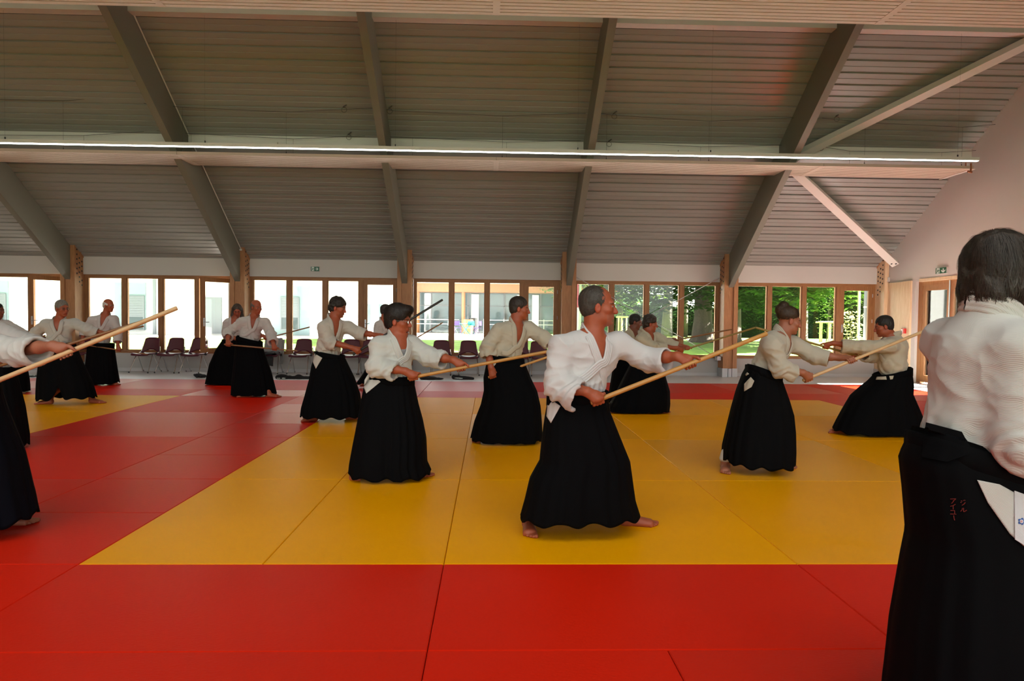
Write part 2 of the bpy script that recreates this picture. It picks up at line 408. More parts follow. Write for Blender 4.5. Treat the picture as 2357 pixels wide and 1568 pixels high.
# ---- window bands between the columns
def window(n, xa, xb, kind):
    w = thing('window_%d' % n, None, None, (xa, YW + 0.03, 0), kind='structure')
    X = lambda v: v - xa
    y0, y1 = 0.0, 0.09; z0, z1 = SILL, HEAD; fw = 0.06
    L = xb - xa
    MB().box((0, y0, z0), (L, y1, z0 + fw)).build('sill_rail', LARCHX, w, off=(0, 0, 0))
    MB().box((0, y0, z1 - fw), (L, y1, z1)).build('head_rail', LARCHX, w, off=(0, 0, 0))
    MB().box((0, y0 - 0.03, z1), (L, y1, z1 + 0.02)).build('head_trim', LARCHX, w, off=(0, 0, 0))
    for xx in (0, L - fw): MB().box((xx, y0, z0 + fw), (xx + fw, y1, z1 - fw)).build('jamb', LARCH, w, off=(0, 0, 0))
    k = 4; xs = [fw + (L - 2*fw)*j/k for j in range(k + 1)]
    for j in range(1, k):
        m0 = 0.055
        MB().box((xs[j] - m0, y0 - 0.005, z0 + fw), (xs[j] + m0, y1, z1 - fw)).build('mullion', LARCH, w, off=(0, 0, 0))
    for j in range(k):
        a = xs[j] + (0.055 if j else 0); b = xs[j + 1] - (0.055 if j < k - 1 else 0)
        if j == k - 1 and kind in ('door', 'ajar'):
            f = 0.10; Wd = b - a
            sash = thing('sash', None, None); sash.parent = w; sash.location = (b, y0 + 0.01, 0)
            sb = MB().box((-Wd, 0, z0 + fw), (-Wd + f, 0.06, z1 - fw)).box((-f, 0, z0 + fw), (0, 0.06, z1 - fw)).box((-Wd + f, 0, z0 + fw), (-f, 0.06, z0 + fw + f)).box((-Wd + f, 0, z1 - fw - f), (-f, 0.06, z1 - fw))
            sb.build('sash_frame', LARCH, sash, off=(0, 0, 0))
            MB().box((-Wd + f, 0.025, z0 + fw + f), (-f, 0.032, z1 - fw - f)).build('pane', GLASS, sash, off=(0, 0, 0))
            MB().box((-Wd + 0.04, -0.012, 1.10), (-Wd + 0.075, 0.0, 1.30)).tube([(-Wd + 0.057, -0.01, 1.2), (-Wd + 0.057, -0.05, 1.2), (-Wd + 0.16, -0.055, 1.2)], 0.009, 6).build('handle', STEEL, sash, off=(0, 0, 0))
            for zz in (0.7, 1.35, 2.0): MB().tube([(-0.006, -0.012, zz), (-0.006, -0.012, zz + 0.09)], 0.009, 6).build('hinge', STEEL, sash, off=(0, 0, 0))
            if kind == 'ajar': sash.rotation_euler = (0, 0, math.radians(52))
        else:
            bd = 0.018
            fb = MB().box((a, y0 + 0.015, z0 + fw), (a + bd, y1, z1 - fw)).box((b - bd, y0 + 0.015, z0 + fw), (b, y1, z1 - fw)).box((a + bd, y0 + 0.015, z0 + fw), (b - bd, y1, z0 + fw + bd)).box((a + bd, y0 + 0.015, z1 - fw - bd), (b - bd, y1, z1 - fw))
            fb.build('glazing_bead', LARCH, w, off=(0, 0, 0))
            MB().box((a + bd, y0 + 0.04, z0 + fw + bd), (b - bd, y0 + 0.047, z1 - fw - bd)).build('pane', GLASS, w, off=(0, 0, 0))
    return w
kinds = ['plain', 'ajar', 'ajar', 'door', 'door', 'plain', 'door']
window(1, XL + 0.05, COLX[0] - 0.18, 'plain')
for i in range(6): window(i + 2, COLX[i] + 0.18, COLX[i + 1] - 0.18, kinds[i + 1])

# ---- door in the right wall
dr = thing('door_1', None, None, (XR, DOOR[0], 0), kind='structure')
x0, x1, L, zt = 0.06, 0.15, DOOR[1] - DOOR[0], DOOR[2]
MB().box((x0, 0, -0.03), (x1, 0.08, zt)).box((x0, L - 0.14, -0.03), (x1, L, zt)).box((x0, 0.08, zt - 0.10), (x1, L - 0.14, zt)).build('door_frame', LARCH, dr, off=(0, 0, 0))
MB().box((-0.015, -0.02, zt - 0.012), (x0 + 0.02, L - 0.12, zt + 0.06)).build('head_trim', PALEWOOD, dr, off=(0, 0, 0))
edges = [L - 0.14 - 0.96*k for k in range(4)]
for b, a in zip(edges[:-1], edges[1:]):
    lf = thing('door_leaf', None, None); lf.parent = dr
    MB().box((x0 + 0.01, a, 0), (x1 - 0.01, a + 0.11, zt - 0.1)).box((x0 + 0.01, b - 0.11, 0), (x1 - 0.01, b, zt - 0.1)).box((x0 + 0.01, a + 0.11, 0), (x1 - 0.01, b - 0.11, 0.16)).box((x0 + 0.01, a + 0.11, zt - 0.22), (x1 - 0.01, b - 0.11, zt - 0.1)).build('leaf_frame', LARCH, lf, off=(0, 0, 0))
    MB().box((x0 + 0.035, a + 0.11, 0.16), (x0 + 0.045, b - 0.11, zt - 0.22)).build('pane', GLASS, lf, off=(0, 0, 0))
MB().tube([(x0 - 0.01, L - 1.10, zt - 0.02), (x0 - 0.01, L - 1.10, 0.3)], 0.012, 6).build('door_bolt', STEEL, dr, off=(0, 0, 0))
wp = struct('trim_1')
MB().box((XR - 0.035, 16.30, -0.035), (XR, 16.93, 2.35)).build('timber_panel', PALEWOOD, wp)
MB().box((XR - 0.045, 15.98, -0.035), (XR, 16.295, 2.36)).build('timber_panel', PALEWOOD, wp)
# ================================================================== FIGURES: signed-distance bodies meshed with surface nets
def norm(v): v = np.asarray(v, float); return v/(np.linalg.norm(v) + 1e-12)
def smin(a, b, k):
    if k <= 0: return np.minimum(a, b)
    h = np.maximum(k - np.abs(a - b), 0)/k
    return np.minimum(a, b) - h*h*k*0.25
def smax(a, b, k): return -smin(-a, -b, k)
class Cone:      # round-ended, tapering
    def __init__(s, a, b, ra, rb, k=0.02, op='u'):
        s.a = np.asarray(a, float); s.b = np.asarray(b, float); s.ra = ra; s.rb = rb; s.k = k; s.op = op
        s.ab = s.b - s.a; s.l2 = s.ab @ s.ab + 1e-12
        s.lo = np.minimum(s.a - ra, s.b - rb); s.hi = np.maximum(s.a + ra, s.b + rb)
    def __call__(s, x, y, z):
        x = x - s.a[0]; y = y - s.a[1]; z = z - s.a[2]
        t = np.clip((x*s.ab[0] + y*s.ab[1] + z*s.ab[2])/s.l2, 0, 1)
        dx = x - t*s.ab[0]; dy = y - t*s.ab[1]; dz = z - t*s.ab[2]
        return np.sqrt(dx*dx + dy*dy + dz*dz) - (s.ra + t*(s.rb - s.ra))
class Flat(Cone):  # flat-ended, tapering
    def __call__(s, x, y, z):
        x = x - s.a[0]; y = y - s.a[1]; z = z - s.a[2]; L = math.sqrt(s.l2)
        t = (x*s.ab[0] + y*s.ab[1] + z*s.ab[2])/s.l2
        dx = x - t*s.ab[0]; dy = y - t*s.ab[1]; dz = z - t*s.ab[2]
        tc = np.clip(t, -0.1, 1.1)
        rad = np.sqrt(dx*dx + dy*dy + dz*dz) - (s.ra + tc*(s.rb - s.ra))
        return np.maximum(rad, np.maximum(-t, t - 1)*L)
class Ell:
    def __init__(s, c, r, R=None, k=0.02, op='u'):
        s.c = np.asarray(c, float); s.r = np.asarray(r, float); s.R = np.eye(3) if R is None else np.asarray(R, float); s.k = k; s.op = op
        e = np.abs(s.R) @ s.r; s.lo = s.c - e; s.hi = s.c + e
    def __call__(s, x, y, z):
        x = x - s.c[0]; y = y - s.c[1]; z = z - s.c[2]; R = s.R; r = s.r
        u = (x*R[0, 0] + y*R[1, 0] + z*R[2, 0])/r[0]; v = (x*R[0, 1] + y*R[1, 1] + z*R[2, 1])/r[1]; w = (x*R[0, 2] + y*R[1, 2] + z*R[2, 2])/r[2]
        k0 = np.sqrt(u*u + v*v + w*w) + 1e-9; k1 = np.sqrt((u/r[0])**2 + (v/r[1])**2 + (w/r[2])**2) + 1e-9
        return k0*(k0 - 1)/k1
class Func:
    def __init__(s, fn, lo, hi, k=0.0, op='s'): s.fn = fn; s.lo = np.asarray(lo, float); s.hi = np.asarray(hi, float); s.k = k; s.op = op
    def __call__(s, x, y, z): return s.fn(x, y, z)
def sdf_eval(prims, x, y, z):
    d = None
    for p in prims:
        e = p(x, y, z)
        if p.op == 'u': d = e if d is None else smin(d, e, p.k)
        else: d = smax(d, -e, p.k)
    return d
EDGES = [(0, 1), (2, 3), (4, 5), (6, 7), (0, 2), (1, 3), (4, 6), (5, 7), (0, 4), (1, 5), (2, 6), (3, 7)]
CORN = np.array([[(i >> 2) & 1, (i >> 1) & 1, i & 1] for i in range(8)])
def sdf_mesh(prims, h, B=18):
    act = set(); S = B*h
    for p in prims:
        if p.op != 'u': continue
        lo = np.floor((p.lo - p.k*0.3 - 2*h)/S).astype(int); hi = np.floor((p.hi + p.k*0.3 + 2*h)/S).astype(int)
        for i in range(lo[0], hi[0] + 1):
            for j in range(lo[1], hi[1] + 1):
                for k in range(lo[2], hi[2] + 1): act.add((i, j, k))
    off = np.array([min(b[a] for b in act) for a in range(3)]) - 1
    KS = 1 << 20
    keys, verts, quads = [], [], []
    for b in act:
        g0 = (np.array(b) - off)*B; base = np.array(b)*S
        cx = base[0] + h*np.arange(B + 1); cy = base[1] + h*np.arange(B + 1); cz = base[2] + h*np.arange(B + 1)
        lo = base; hi = base + S
        near = [p for p in prims if np.all(p.lo - p.k*1.6 - 2*h - 0.012 < hi) and np.all(p.hi + p.k*1.6 + 2*h + 0.012 > lo)]
        if not any(p.op == 'u' for p in near): continue
        x, y, z = cx[:, None, None], cy[None, :, None], cz[None, None, :]
        d = None
        for p in near:
            e = p(x, y, z)
            if p.op == 'u': d = e if d is None else smin(d, e, p.k)
            elif d is not None: d = smax(d, -e, p.k)
        d = np.broadcast_to(d, (B + 1,)*3)
        if d.min() > 0 or d.max() < 0: continue
        ins = d < 0
        cnt = np.zeros((B, B, B), int)
        for c in CORN: cnt += ins[c[0]:c[0] + B, c[1]:c[1] + B, c[2]:c[2] + B]
        I = np.argwhere((cnt > 0) & (cnt < 8))
        if len(I):
            dv = np.stack([d[I[:, 0] + c[0], I[:, 1] + c[1], I[:, 2] + c[2]] for c in CORN], 1)
            acc = np.zeros((len(I), 3)); n = np.zeros(len(I))
            for a, c in EDGES:
                m = (dv[:, a] < 0) != (dv[:, c] < 0)
                t = np.where(m, dv[:, a]/(dv[:, a] - dv[:, c] + 1e-20), 0)[:, None]
                acc += np.where(m[:, None], CORN[a] + t*(CORN[c] - CORN[a]), 0); n += m
            verts.append(base + h*(I + acc/n[:, None]))
            G = I + g0; keys.append((G[:, 0]*KS + G[:, 1])*KS + G[:, 2])
        for ax in range(3):
            sl0 = [slice(0, B)]*3; sl1 = list(sl0); sl1[ax] = slice(1, B + 1)
            a, c = ins[tuple(sl0)], ins[tuple(sl1)]
            E = np.argwhere(a != c)
            if not len(E): continue
            fl = a[E[:, 0], E[:, 1], E[:, 2]]
            G = E + g0; o1, o2 = (ax + 1) % 3, (ax + 2) % 3
            q = []
            for s1, s2 in ((1, 1), (0, 1), (0, 0), (1, 0)):
                K = G.copy(); K[:, o1] -= s1; K[:, o2] -= s2
                q.append((K[:, 0]*KS + K[:, 1])*KS + K[:, 2])
            q = np.stack(q, 1); q[~fl] = q[~fl][:, ::-1]; quads.append(q)
    keys = np.concatenate(keys); verts = np.concatenate(verts); quads = np.concatenate(quads)
    o = np.argsort(keys); keys = keys[o]; verts = verts[o]
    idx = np.clip(np.searchsorted(keys, quads), 0, len(keys) - 1)
    good = np.all(keys[idx] == quads, axis=1)
    return verts, idx[good]
# smooth lattice noise for cloth folds and hair
_P = RNG.permutation(512); _G = RNG.normal(size=(512, 3)); _G /= np.linalg.norm(_G, axis=1)[:, None]
def noise3(p):
    i = np.floor(p).astype(int); f = p - i; u = f*f*(3 - 2*f); r = 0
    for c in CORN:
        q = i + c; hsh = _P[(q[:, 0] + _P[(q[:, 1] + _P[q[:, 2] & 511]) & 511]) & 511]
        g = (_G[hsh]*(f - c)).sum(1)
        w = np.prod(np.where(c == 1, u, 1 - u), axis=1); r = r + w*g
    return r*1.6
def vnormals(v, f):
    n = np.zeros_like(v); a = np.cross(v[f[:, 2]] - v[f[:, 0]], v[f[:, 3]] - v[f[:, 1]])
    for k in range(4): np.add.at(n, f[:, k], a)
    return n/(np.linalg.norm(n, axis=1)[:, None] + 1e-12)
def smooth_mesh(v, f, it=1, w=0.5):
    for _ in range(it):
        s = np.zeros_like(v); c = np.zeros(len(v))
        for a, b in ((0, 1), (1, 2), (2, 3), (3, 0)):
            np.add.at(s, f[:, a], v[f[:, b]]); np.add.at(c, f[:, a], 1)
        v = v + w*(s/np.maximum(c, 1)[:, None] - v)
    return v
def frame_of(fwd, up=(0, 0, 1)):
    y = norm(fwd); x = norm(np.cross(np.array(up, float), y)); z = np.cross(y, x)
    return np.stack([x, y, z], 1)      # columns: person's left, forward, up

def head_prims(O, R, s):
    P = lambda x, y, z: O + R @ (np.array([x, y, z])*s)
    V = lambda *r: np.array(r)*s
    out = [Ell(P(0, -.014, .045), V(.075, .096, .084), R, 0), Ell(P(0, .030, -.028), V(.060, .064, .084), R, .03*s), Ell(P(0, .028, -.072), V(.052, .052, .040), R, .03*s),
           Ell(P(0, .074, -.098), V(.021, .017, .016), R, .03*s), Ell(P(0, .080, .026), V(.050, .014, .010), R, .02*s)]
    for sx in (-1, 1):
        out += [Ell(P(sx*.043, .058, -.020), V(.022, .022, .018), R, .025*s), Ell(P(sx*.031, .106, .004), V(.016, .016, .009), R, .012*s, 's'),
                Ell(P(sx*.0745, -.006, -.008), V(.008, .019, .031), R, .006*s), Ell(P(sx*.084, .001, -.004), V(.006, .010, .016), R, .004*s, 's'),
                Ell(P(sx*.031, .083, .003), V(.0125, .0115, .0085), R, .004*s)]
    out += [Cone(P(0, .088, .016), P(0, .111, -.030), .0085*s, .0125*s, .014*s), Ell(P(0, .106, -.034), V(.018, .011, .009), R, .008*s),
            Ell(P(0, .090, -.0600), V(.023, .011, .0065), R, .008*s), Ell(P(0, .088, -.0715), V(.020, .010, .0065), R, .006*s), Ell(P(0, .102, -.0655), V(.026, .008, .0018), R, .003*s, 's'),
            Ell(P(0, .086, -.086), V(.02, .008, .005), R, .01*s, 's')]
    return out
def hand_prims(C, g, n, q, wrist, rs, fr, fat=1.0):
    """a hand closed on a staff: C grip centre, g along the staff to the thumb side, n from the staff to the palm, q the way the fingers go round"""
    out = []; R = rs + fr*0.95
    pt = lambda off, ph, r: C + g*off + r*(math.cos(math.radians(ph))*n + math.sin(math.radians(ph))*q)
    lens = (0.96, 1.0, 0.97, 0.86)
    for i in range(4):
        off = 0.029 - 0.0195*i; r = fr*(1.0, 1.03, 0.98, 0.88)[i]
        k = pt(off, -18, R + 0.010); w = wrist + g*(0.016 - 0.011*i)*0.9
        out.append(Cone(w, k, 0.014*fat, r*1.35, 0.016))
        span = 92*lens[i]
        p = [k, pt(off*1.02, -18 + span*0.75, R + 0.004), pt(off*1.0, -18 + span*1.45, R), pt(off*0.98, -18 + span*2.1, R)]
        for a in range(3): out.append(Cone(p[a], p[a + 1], r*(1.08, 1.0, 0.95)[a], r*(1.0, 0.95, 0.82)[a], 0.004 if a else 0.006))
    tb = wrist*0.55 + C*0.45 + g*0.030 + n*0.012 - q*0.008
    t1 = pt(0.046, -55, R + 0.008); t2 = pt(0.058, -100, R + 0.001); t3 = pt(0.064, -140, R)
    out += [Cone(wrist + g*0.012, tb, 0.016*fat, 0.015*fat, 0.016), Cone(tb, t1, 0.015*fat, fr*1.2, 0.012), Cone(t1, t2, fr*1.15, fr*1.08, 0.004), Cone(t2, t3, fr*1.05, fr*0.85, 0.004)]
    out.append(Cone(wrist, C + n*(rs + 0.016) - q*0.012, 0.022*fat, 0.020*fat, 0.02))
    return out
def foot_prims(toe, heel, k=0.02):
    """toe and heel on the floor"""
    d = toe - heel; L = np.linalg.norm(d); d = d/L; sd = np.array([-d[1], d[0], 0]); up = np.array([0, 0, 1.0]); out = []
    h = heel + d*0.03; ball = heel + d*(L - 0.065)
    out += [Ell(h + up*0.032, (0.034, 0.034, 0.034), None, 0), Cone(h + up*0.045, ball + up*0.024, 0.036, 0.024, 0.03), Cone(h + up*0.03 + sd*0.01, ball + sd*0.024 + up*0.02, 0.026, 0.022, 0.02), Cone(h + up*0.03 - sd*0.01, ball - sd*0.024 + up*0.02, 0.026, 0.022, 0.02),
            Cone(h + up*0.05 + d*0.02, h + up*0.10, 0.034, 0.032, 0.03)]
    for i in range(5):
        o = 0.034 - 0.0165*i; r = (0.0135, 0.0105, 0.0100, 0.0095, 0.0088)[i]
        a = ball + sd*o*0.95 + up*0.017 + d*0.006; b = ball + sd*o*1.12 + up*r + d*(0.052 - 0.0035*i*i*0.8)
        out.append(Cone(a, b, r*1.15, r, 0.006))
    return out
SKIN = mat('skin', (0.5, 0.25, 0.16), 0.5, 0, 0.4, vcol=True, noise=(40, 0.06))
HAIRM = {}
def hair_mat(col):
    k = 'hair_%d_%d_%d' % tuple(int(c*999) for c in col)
    return mat(k, col, 0.55, 0, 0.4, bump=('noise', 90, 0.5, 0.004), noise=(60, 0.35, (1, 1, 0.25)))
def gi_mat(col, weave):
    k = 'gi_%d_%d_%d_%d' % (*[int(c*99) for c in col], weave)
    return mat(k, col, 0.85, 0, 0.2, bump=(('DIAGONAL', 125.0, 0.30, 0.0022) if weave else ('noise', 220, 0.25, 0.002)), noise=(3.0, 0.03), sheen=0.15)
HAKM = mat('hakama_black', (0.0020, 0.0020, 0.0025), 0.82, 0, 0.07)
HAKN = mat('hakama_navy', (0.0024, 0.0028, 0.0055), 0.82, 0, 0.07)
WOODS = {'honey': mat('staff_honey', (0.50, 0.24, 0.06), 0.38, noise=(14, 0.12, (1, 1, 1))), 'tan': mat('staff_tan', (0.60, 0.37, 0.18), 0.42, noise=(14, 0.1)),
         'brown': mat('staff_brown', (0.24, 0.11, 0.04), 0.4, noise=(14, 0.12)), 'black': mat('staff_shaded', (0.02, 0.018, 0.015), 0.35), 'olive': mat('staff_olive', (0.30, 0.20, 0.05), 0.4, noise=(14, 0.1))}  # the black one is a staff with its shade put into the colour
def staff(a, b, r, m, label):
    a = np.array(a); b = np.array(b); c = (a + b)/2
    o = thing('wooden_staff', label, 'staff', tuple(c))
    t = norm(b - a); L = np.linalg.norm(b - a)
    MB().tube([a, a + t*0.004, b - t*0.004, b], [r*0.85, r, r*0.96, r*0.82], 18).build('shaft', WOODS[m], o, smooth=False)
    for p in o.children: p.data.polygons.foreach_set('use_smooth', np.array([len(q.vertices) == 4 for q in p.data.polygons]))
    return o
def body_object(name, v, f, m, parent, tint=None, smooth=True):
    off = world_loc(parent)
    me = npmesh(name, v - off, f, smooth)
    if tint is not None:
        a = me.attributes.new('tint', 'FLOAT_COLOR', 'POINT'); a.data.foreach_set('color', np.concatenate([tint, np.ones((len(tint), 1))], 1).astype(np.float32).ravel())
    me.materials.append(m)
    return link(name, me, None, parent)
def project(prims, p, it=12):
    """move points on to the surface of prims"""
    p = np.array(p, float); e = 1e-3
    for _ in range(it):
        d = sdf_eval(prims, p[:, 0], p[:, 1], p[:, 2])
        g = np.stack([sdf_eval(prims, p[:, 0] + (e if a == 0 else 0), p[:, 1] + (e if a == 1 else 0), p[:, 2] + (e if a == 2 else 0)) - d for a in range(3)], 1)/e
        g /= (np.linalg.norm(g, axis=1)[:, None] + 1e-9); p = p - g*d[:, None]*0.8
    return p, g
def catmull(P, n):
    P = np.array(P, float); Q = np.vstack([2*P[0] - P[1], P, 2*P[-1] - P[-2]]); out = []
    for i in range(1, len(Q) - 2):
        for t in np.linspace(0, 1, n, endpoint=False):
            a, b, c, d = Q[i - 1], Q[i], Q[i + 1], Q[i + 2]
            out.append(0.5*((2*b) + (-a + c)*t + (2*a - 5*b + 4*c - d)*t*t + (-a + 3*b - 3*c + d)*t**3))
    out.append(Q[-2]); return np.array(out)
def band_mesh(C, S, N, width, thick, rows=0):
    """ribbon along C, side vectors S, outward normals N; rows = stitched grooves"""
    m = max(4, rows*4 + 2) if rows else 4
    us = np.linspace(-0.5, 0.5, m + 1); prof = []
    for j, u in enumerate(us):
        e = thick*(1 - abs(2*u)**8*0.7)
        if rows: e -= 0.0022*(math.cos((u + 0.5)*2*math.pi*rows) > 0.75)
        prof.append((u, e))
    prof += [(0.5, -0.004), (-0.5, -0.004)]
    v = []; k = len(prof)
    wd = np.broadcast_to(width, (len(C),))
    for i in range(len(C)):
        for u, e in prof: v.append(C[i] + S[i]*u*wd[i] + N[i]*e)
    f = []
    for i in range(len(C) - 1):
        for j in range(k): f.append((i*k + j, i*k + (j + 1) % k, (i + 1)*k + (j + 1) % k, (i + 1)*k + j))
    return np.array(v), np.array(f)
def pt_in_poly(px, py, poly):
    c = False; n = len(poly)
    for i in range(n):
        x1, y1 = poly[i]; x2, y2 = poly[(i + 1) % n]
        if (y1 > py) != (y2 > py) and px < (x2 - x1)*(py - y1)/(y2 - y1) + x1: c = not c
    return c
def patch_on(bvh, poly, Yd, lift=0.006, step=3.0):
    """cloth patch lying on a surface: outline given on the photograph, each point carried to the surface below it"""
    bm = bmesh.new(); vs = [bm.verts.new((x, y, 0)) for x, y in poly]; bm.faces.new(vs)
    bmesh.ops.triangulate(bm, faces=bm.faces[:])
    for _ in range(4):
        es = [e for e in bm.edges if e.calc_length() > step]
        if not es: break
        bmesh.ops.subdivide_edges(bm, edges=es, cuts=1); bmesh.ops.triangulate(bm, faces=bm.faces[:])
    pts = []; hits = []
    for v in bm.verts:
        d = ray(v.co.x, v.co.y); d = d/np.linalg.norm(d)
        h = bvh.ray_cast(Vector(CAM), Vector(d)); hits.append(h)
    ds = [h[3] for h in hits if h[0] is not None and abs(h[0].y - Yd) < 0.6]
    md = float(np.median(ds)) if ds else None
    for v, h in zip(bm.verts, hits):
        d = ray(v.co.x, v.co.y); d = d/np.linalg.norm(d)
        if h[0] is not None and abs(h[0].y - Yd) < 0.6: p = np.array(h[0]) - d*lift
        else: p = CAM + d*(md if md else (Yd/d[1]))
        pts.append(p)
    fs = [[v.index for v in f.verts] for f in bm.faces]; bm.verts.index_update()
    fs = [[v.index for v in f.verts] for f in bm.faces]; bm.free()
    return pts, fs

def hakama_mesh(rows, Y0, dep, folds, seed, dY=(0, 0), sag=0.04, crease=0.10, wave=0.015, split=0.0):
    rg = np.random.default_rng(seed)
    L = np.array([onY(r[0], r[1], Y0) for r in rows]); Rr = np.array([onY(r[2], r[3], Y0) for r in rows])
    c = (L + Rr)/2; hw = np.linalg.norm(Rr - L, axis=1)/2; tl = (Rr - L)[:, 2]/2
    n = 46; s = np.concatenate([[0], np.cumsum(np.maximum(np.linalg.norm(np.diff(c, axis=0), axis=1), 1e-3))]); s /= s[-1]
    t = np.linspace(0, 1, n)
    from_ = lambda a: np.interp(t, s, a)
    cx, cz, hwx, tlz = from_(c[:, 0]), from_(c[:, 2]), from_(hw), from_(tl)
    dp = dep[0] + (dep[1] - dep[0])*np.clip(t*1.15, 0, 1)**0.8; dy = dY[0] + (dY[1] - dY[0])*t
    m = 150; th = np.linspace(0, 2*math.pi, m, endpoint=False)
    ph = rg.uniform(0, 6.28, 4); k = folds
    w = th + 0.10*np.sin(2*th + ph[0]) + 0.05*np.sin(5*th + ph[1])
    saw = np.abs(((w*k/(2*math.pi)) % 1.0) - 0.62); saw = np.where(((w*k/(2*math.pi)) % 1.0) < 0.62, ((w*k/(2*math.pi)) % 1.0)/0.62, (1 - ((w*k/(2*math.pi)) % 1.0))/0.38) - 0.5
    V = np.zeros((n, m, 3))
    ce, se = np.cos(th), np.sin(th)
    ex = 2.35; rad = (np.abs(ce)**ex + np.abs(se)**ex)**(-1/ex)
    cre = np.exp(-((np.abs(th - math.pi*1.5))/0.22)**2) + 0.7*np.exp(-((np.abs(th - math.pi*0.5))/0.25)**2)
    for i in range(n):
        a = (0.004 + 0.020*t[i]**0.8)*(0.7 + 0.3*np.sin(3*th + ph[2] + 2*t[i]))
        big = 0.05*t[i]*np.sin(2*th + ph[3] + 1.5*t[i])*0.4
        r = rad*(1 - crease*cre*t[i]) + (big + saw*a)/max(hwx[i], .05)*np.clip(np.abs(se) + 0.25, 0, 1)
        x = cx[i] + hwx[i]*r*ce; yv = Y0 + dy[i] + dp[i]*r*se
        z = cz[i] + tlz[i]*ce*rad
        if t[i] > 0.6:
            q = ((t[i] - 0.6)/0.4)**2
            z = z - q*sag*np.clip(-se + 0.1, 0, 1) + q*wave*np.sin(k*0.5*th + ph[1])
        V[i, :, 0] = x; V[i, :, 1] = yv; V[i, :, 2] = np.maximum(z, 0.02)
    if split:
        g_ = np.exp(-((th - 1.5*math.pi)/0.16)**2) + np.exp(-((th - 0.5*math.pi)/0.20)**2)
        V[:, :, 2] += (np.clip((t - 0.55)/0.45, 0, 1)**1.5)[:, None]*(split*g_)[None, :]
    f = []
    ii, jj = np.meshgrid(np.arange(n - 1), np.arange(m), indexing='ij'); j2 = (jj + 1) % m
    f = np.stack([ii*m + jj, (ii + 1)*m + jj, (ii + 1)*m + j2, ii*m + j2], -1).reshape(-1, 4)
    v = V.reshape(-1, 3)
    # inner lining so the hem has thickness
    inn = V[-12:].copy(); ctr = inn.mean(1, keepdims=True); dv = inn - ctr; inn = ctr + dv*np.array([0.965, 0.965, 1.0]); inn[:, :, 2] = V[-12:, :, 2]
    o = len(v); v = np.vstack([v, inn.reshape(-1, 3)])
    ii, jj = np.meshgrid(np.arange(11), np.arange(m), indexing='ij'); j2 = (jj + 1) % m
    f2 = np.stack([o + ii*m + jj, o + ii*m + j2, o + (ii + 1)*m + j2, o + (ii + 1)*m + jj], -1).reshape(-1, 4)
    j = np.arange(m); f3 = np.stack([(n - 1)*m + j, o + 11*m + j, o + 11*m + (j + 1) % m, (n - 1)*m + (j + 1) % m], 1)
    f4 = []
    c0 = V[0].mean(0); capr = c0 + (V[0] - c0)*0.55 - np.array([0, 0, 0.03]); capi = c0 + (V[0] - c0)*0.02 - np.array([0, 0, 0.03]); o2 = len(v); v = np.vstack([v, capr, capi])
    f4 = np.concatenate([np.stack([j, (j + 1) % m, o2 + (j + 1) % m, o2 + j], 1), np.stack([o2 + j, o2 + (j + 1) % m, o2 + m + (j + 1) % m, o2 + m + j], 1)])
    return v, np.vstack([f[:, ::-1], f2[:, ::-1], f3[:, ::-1], f4]), V

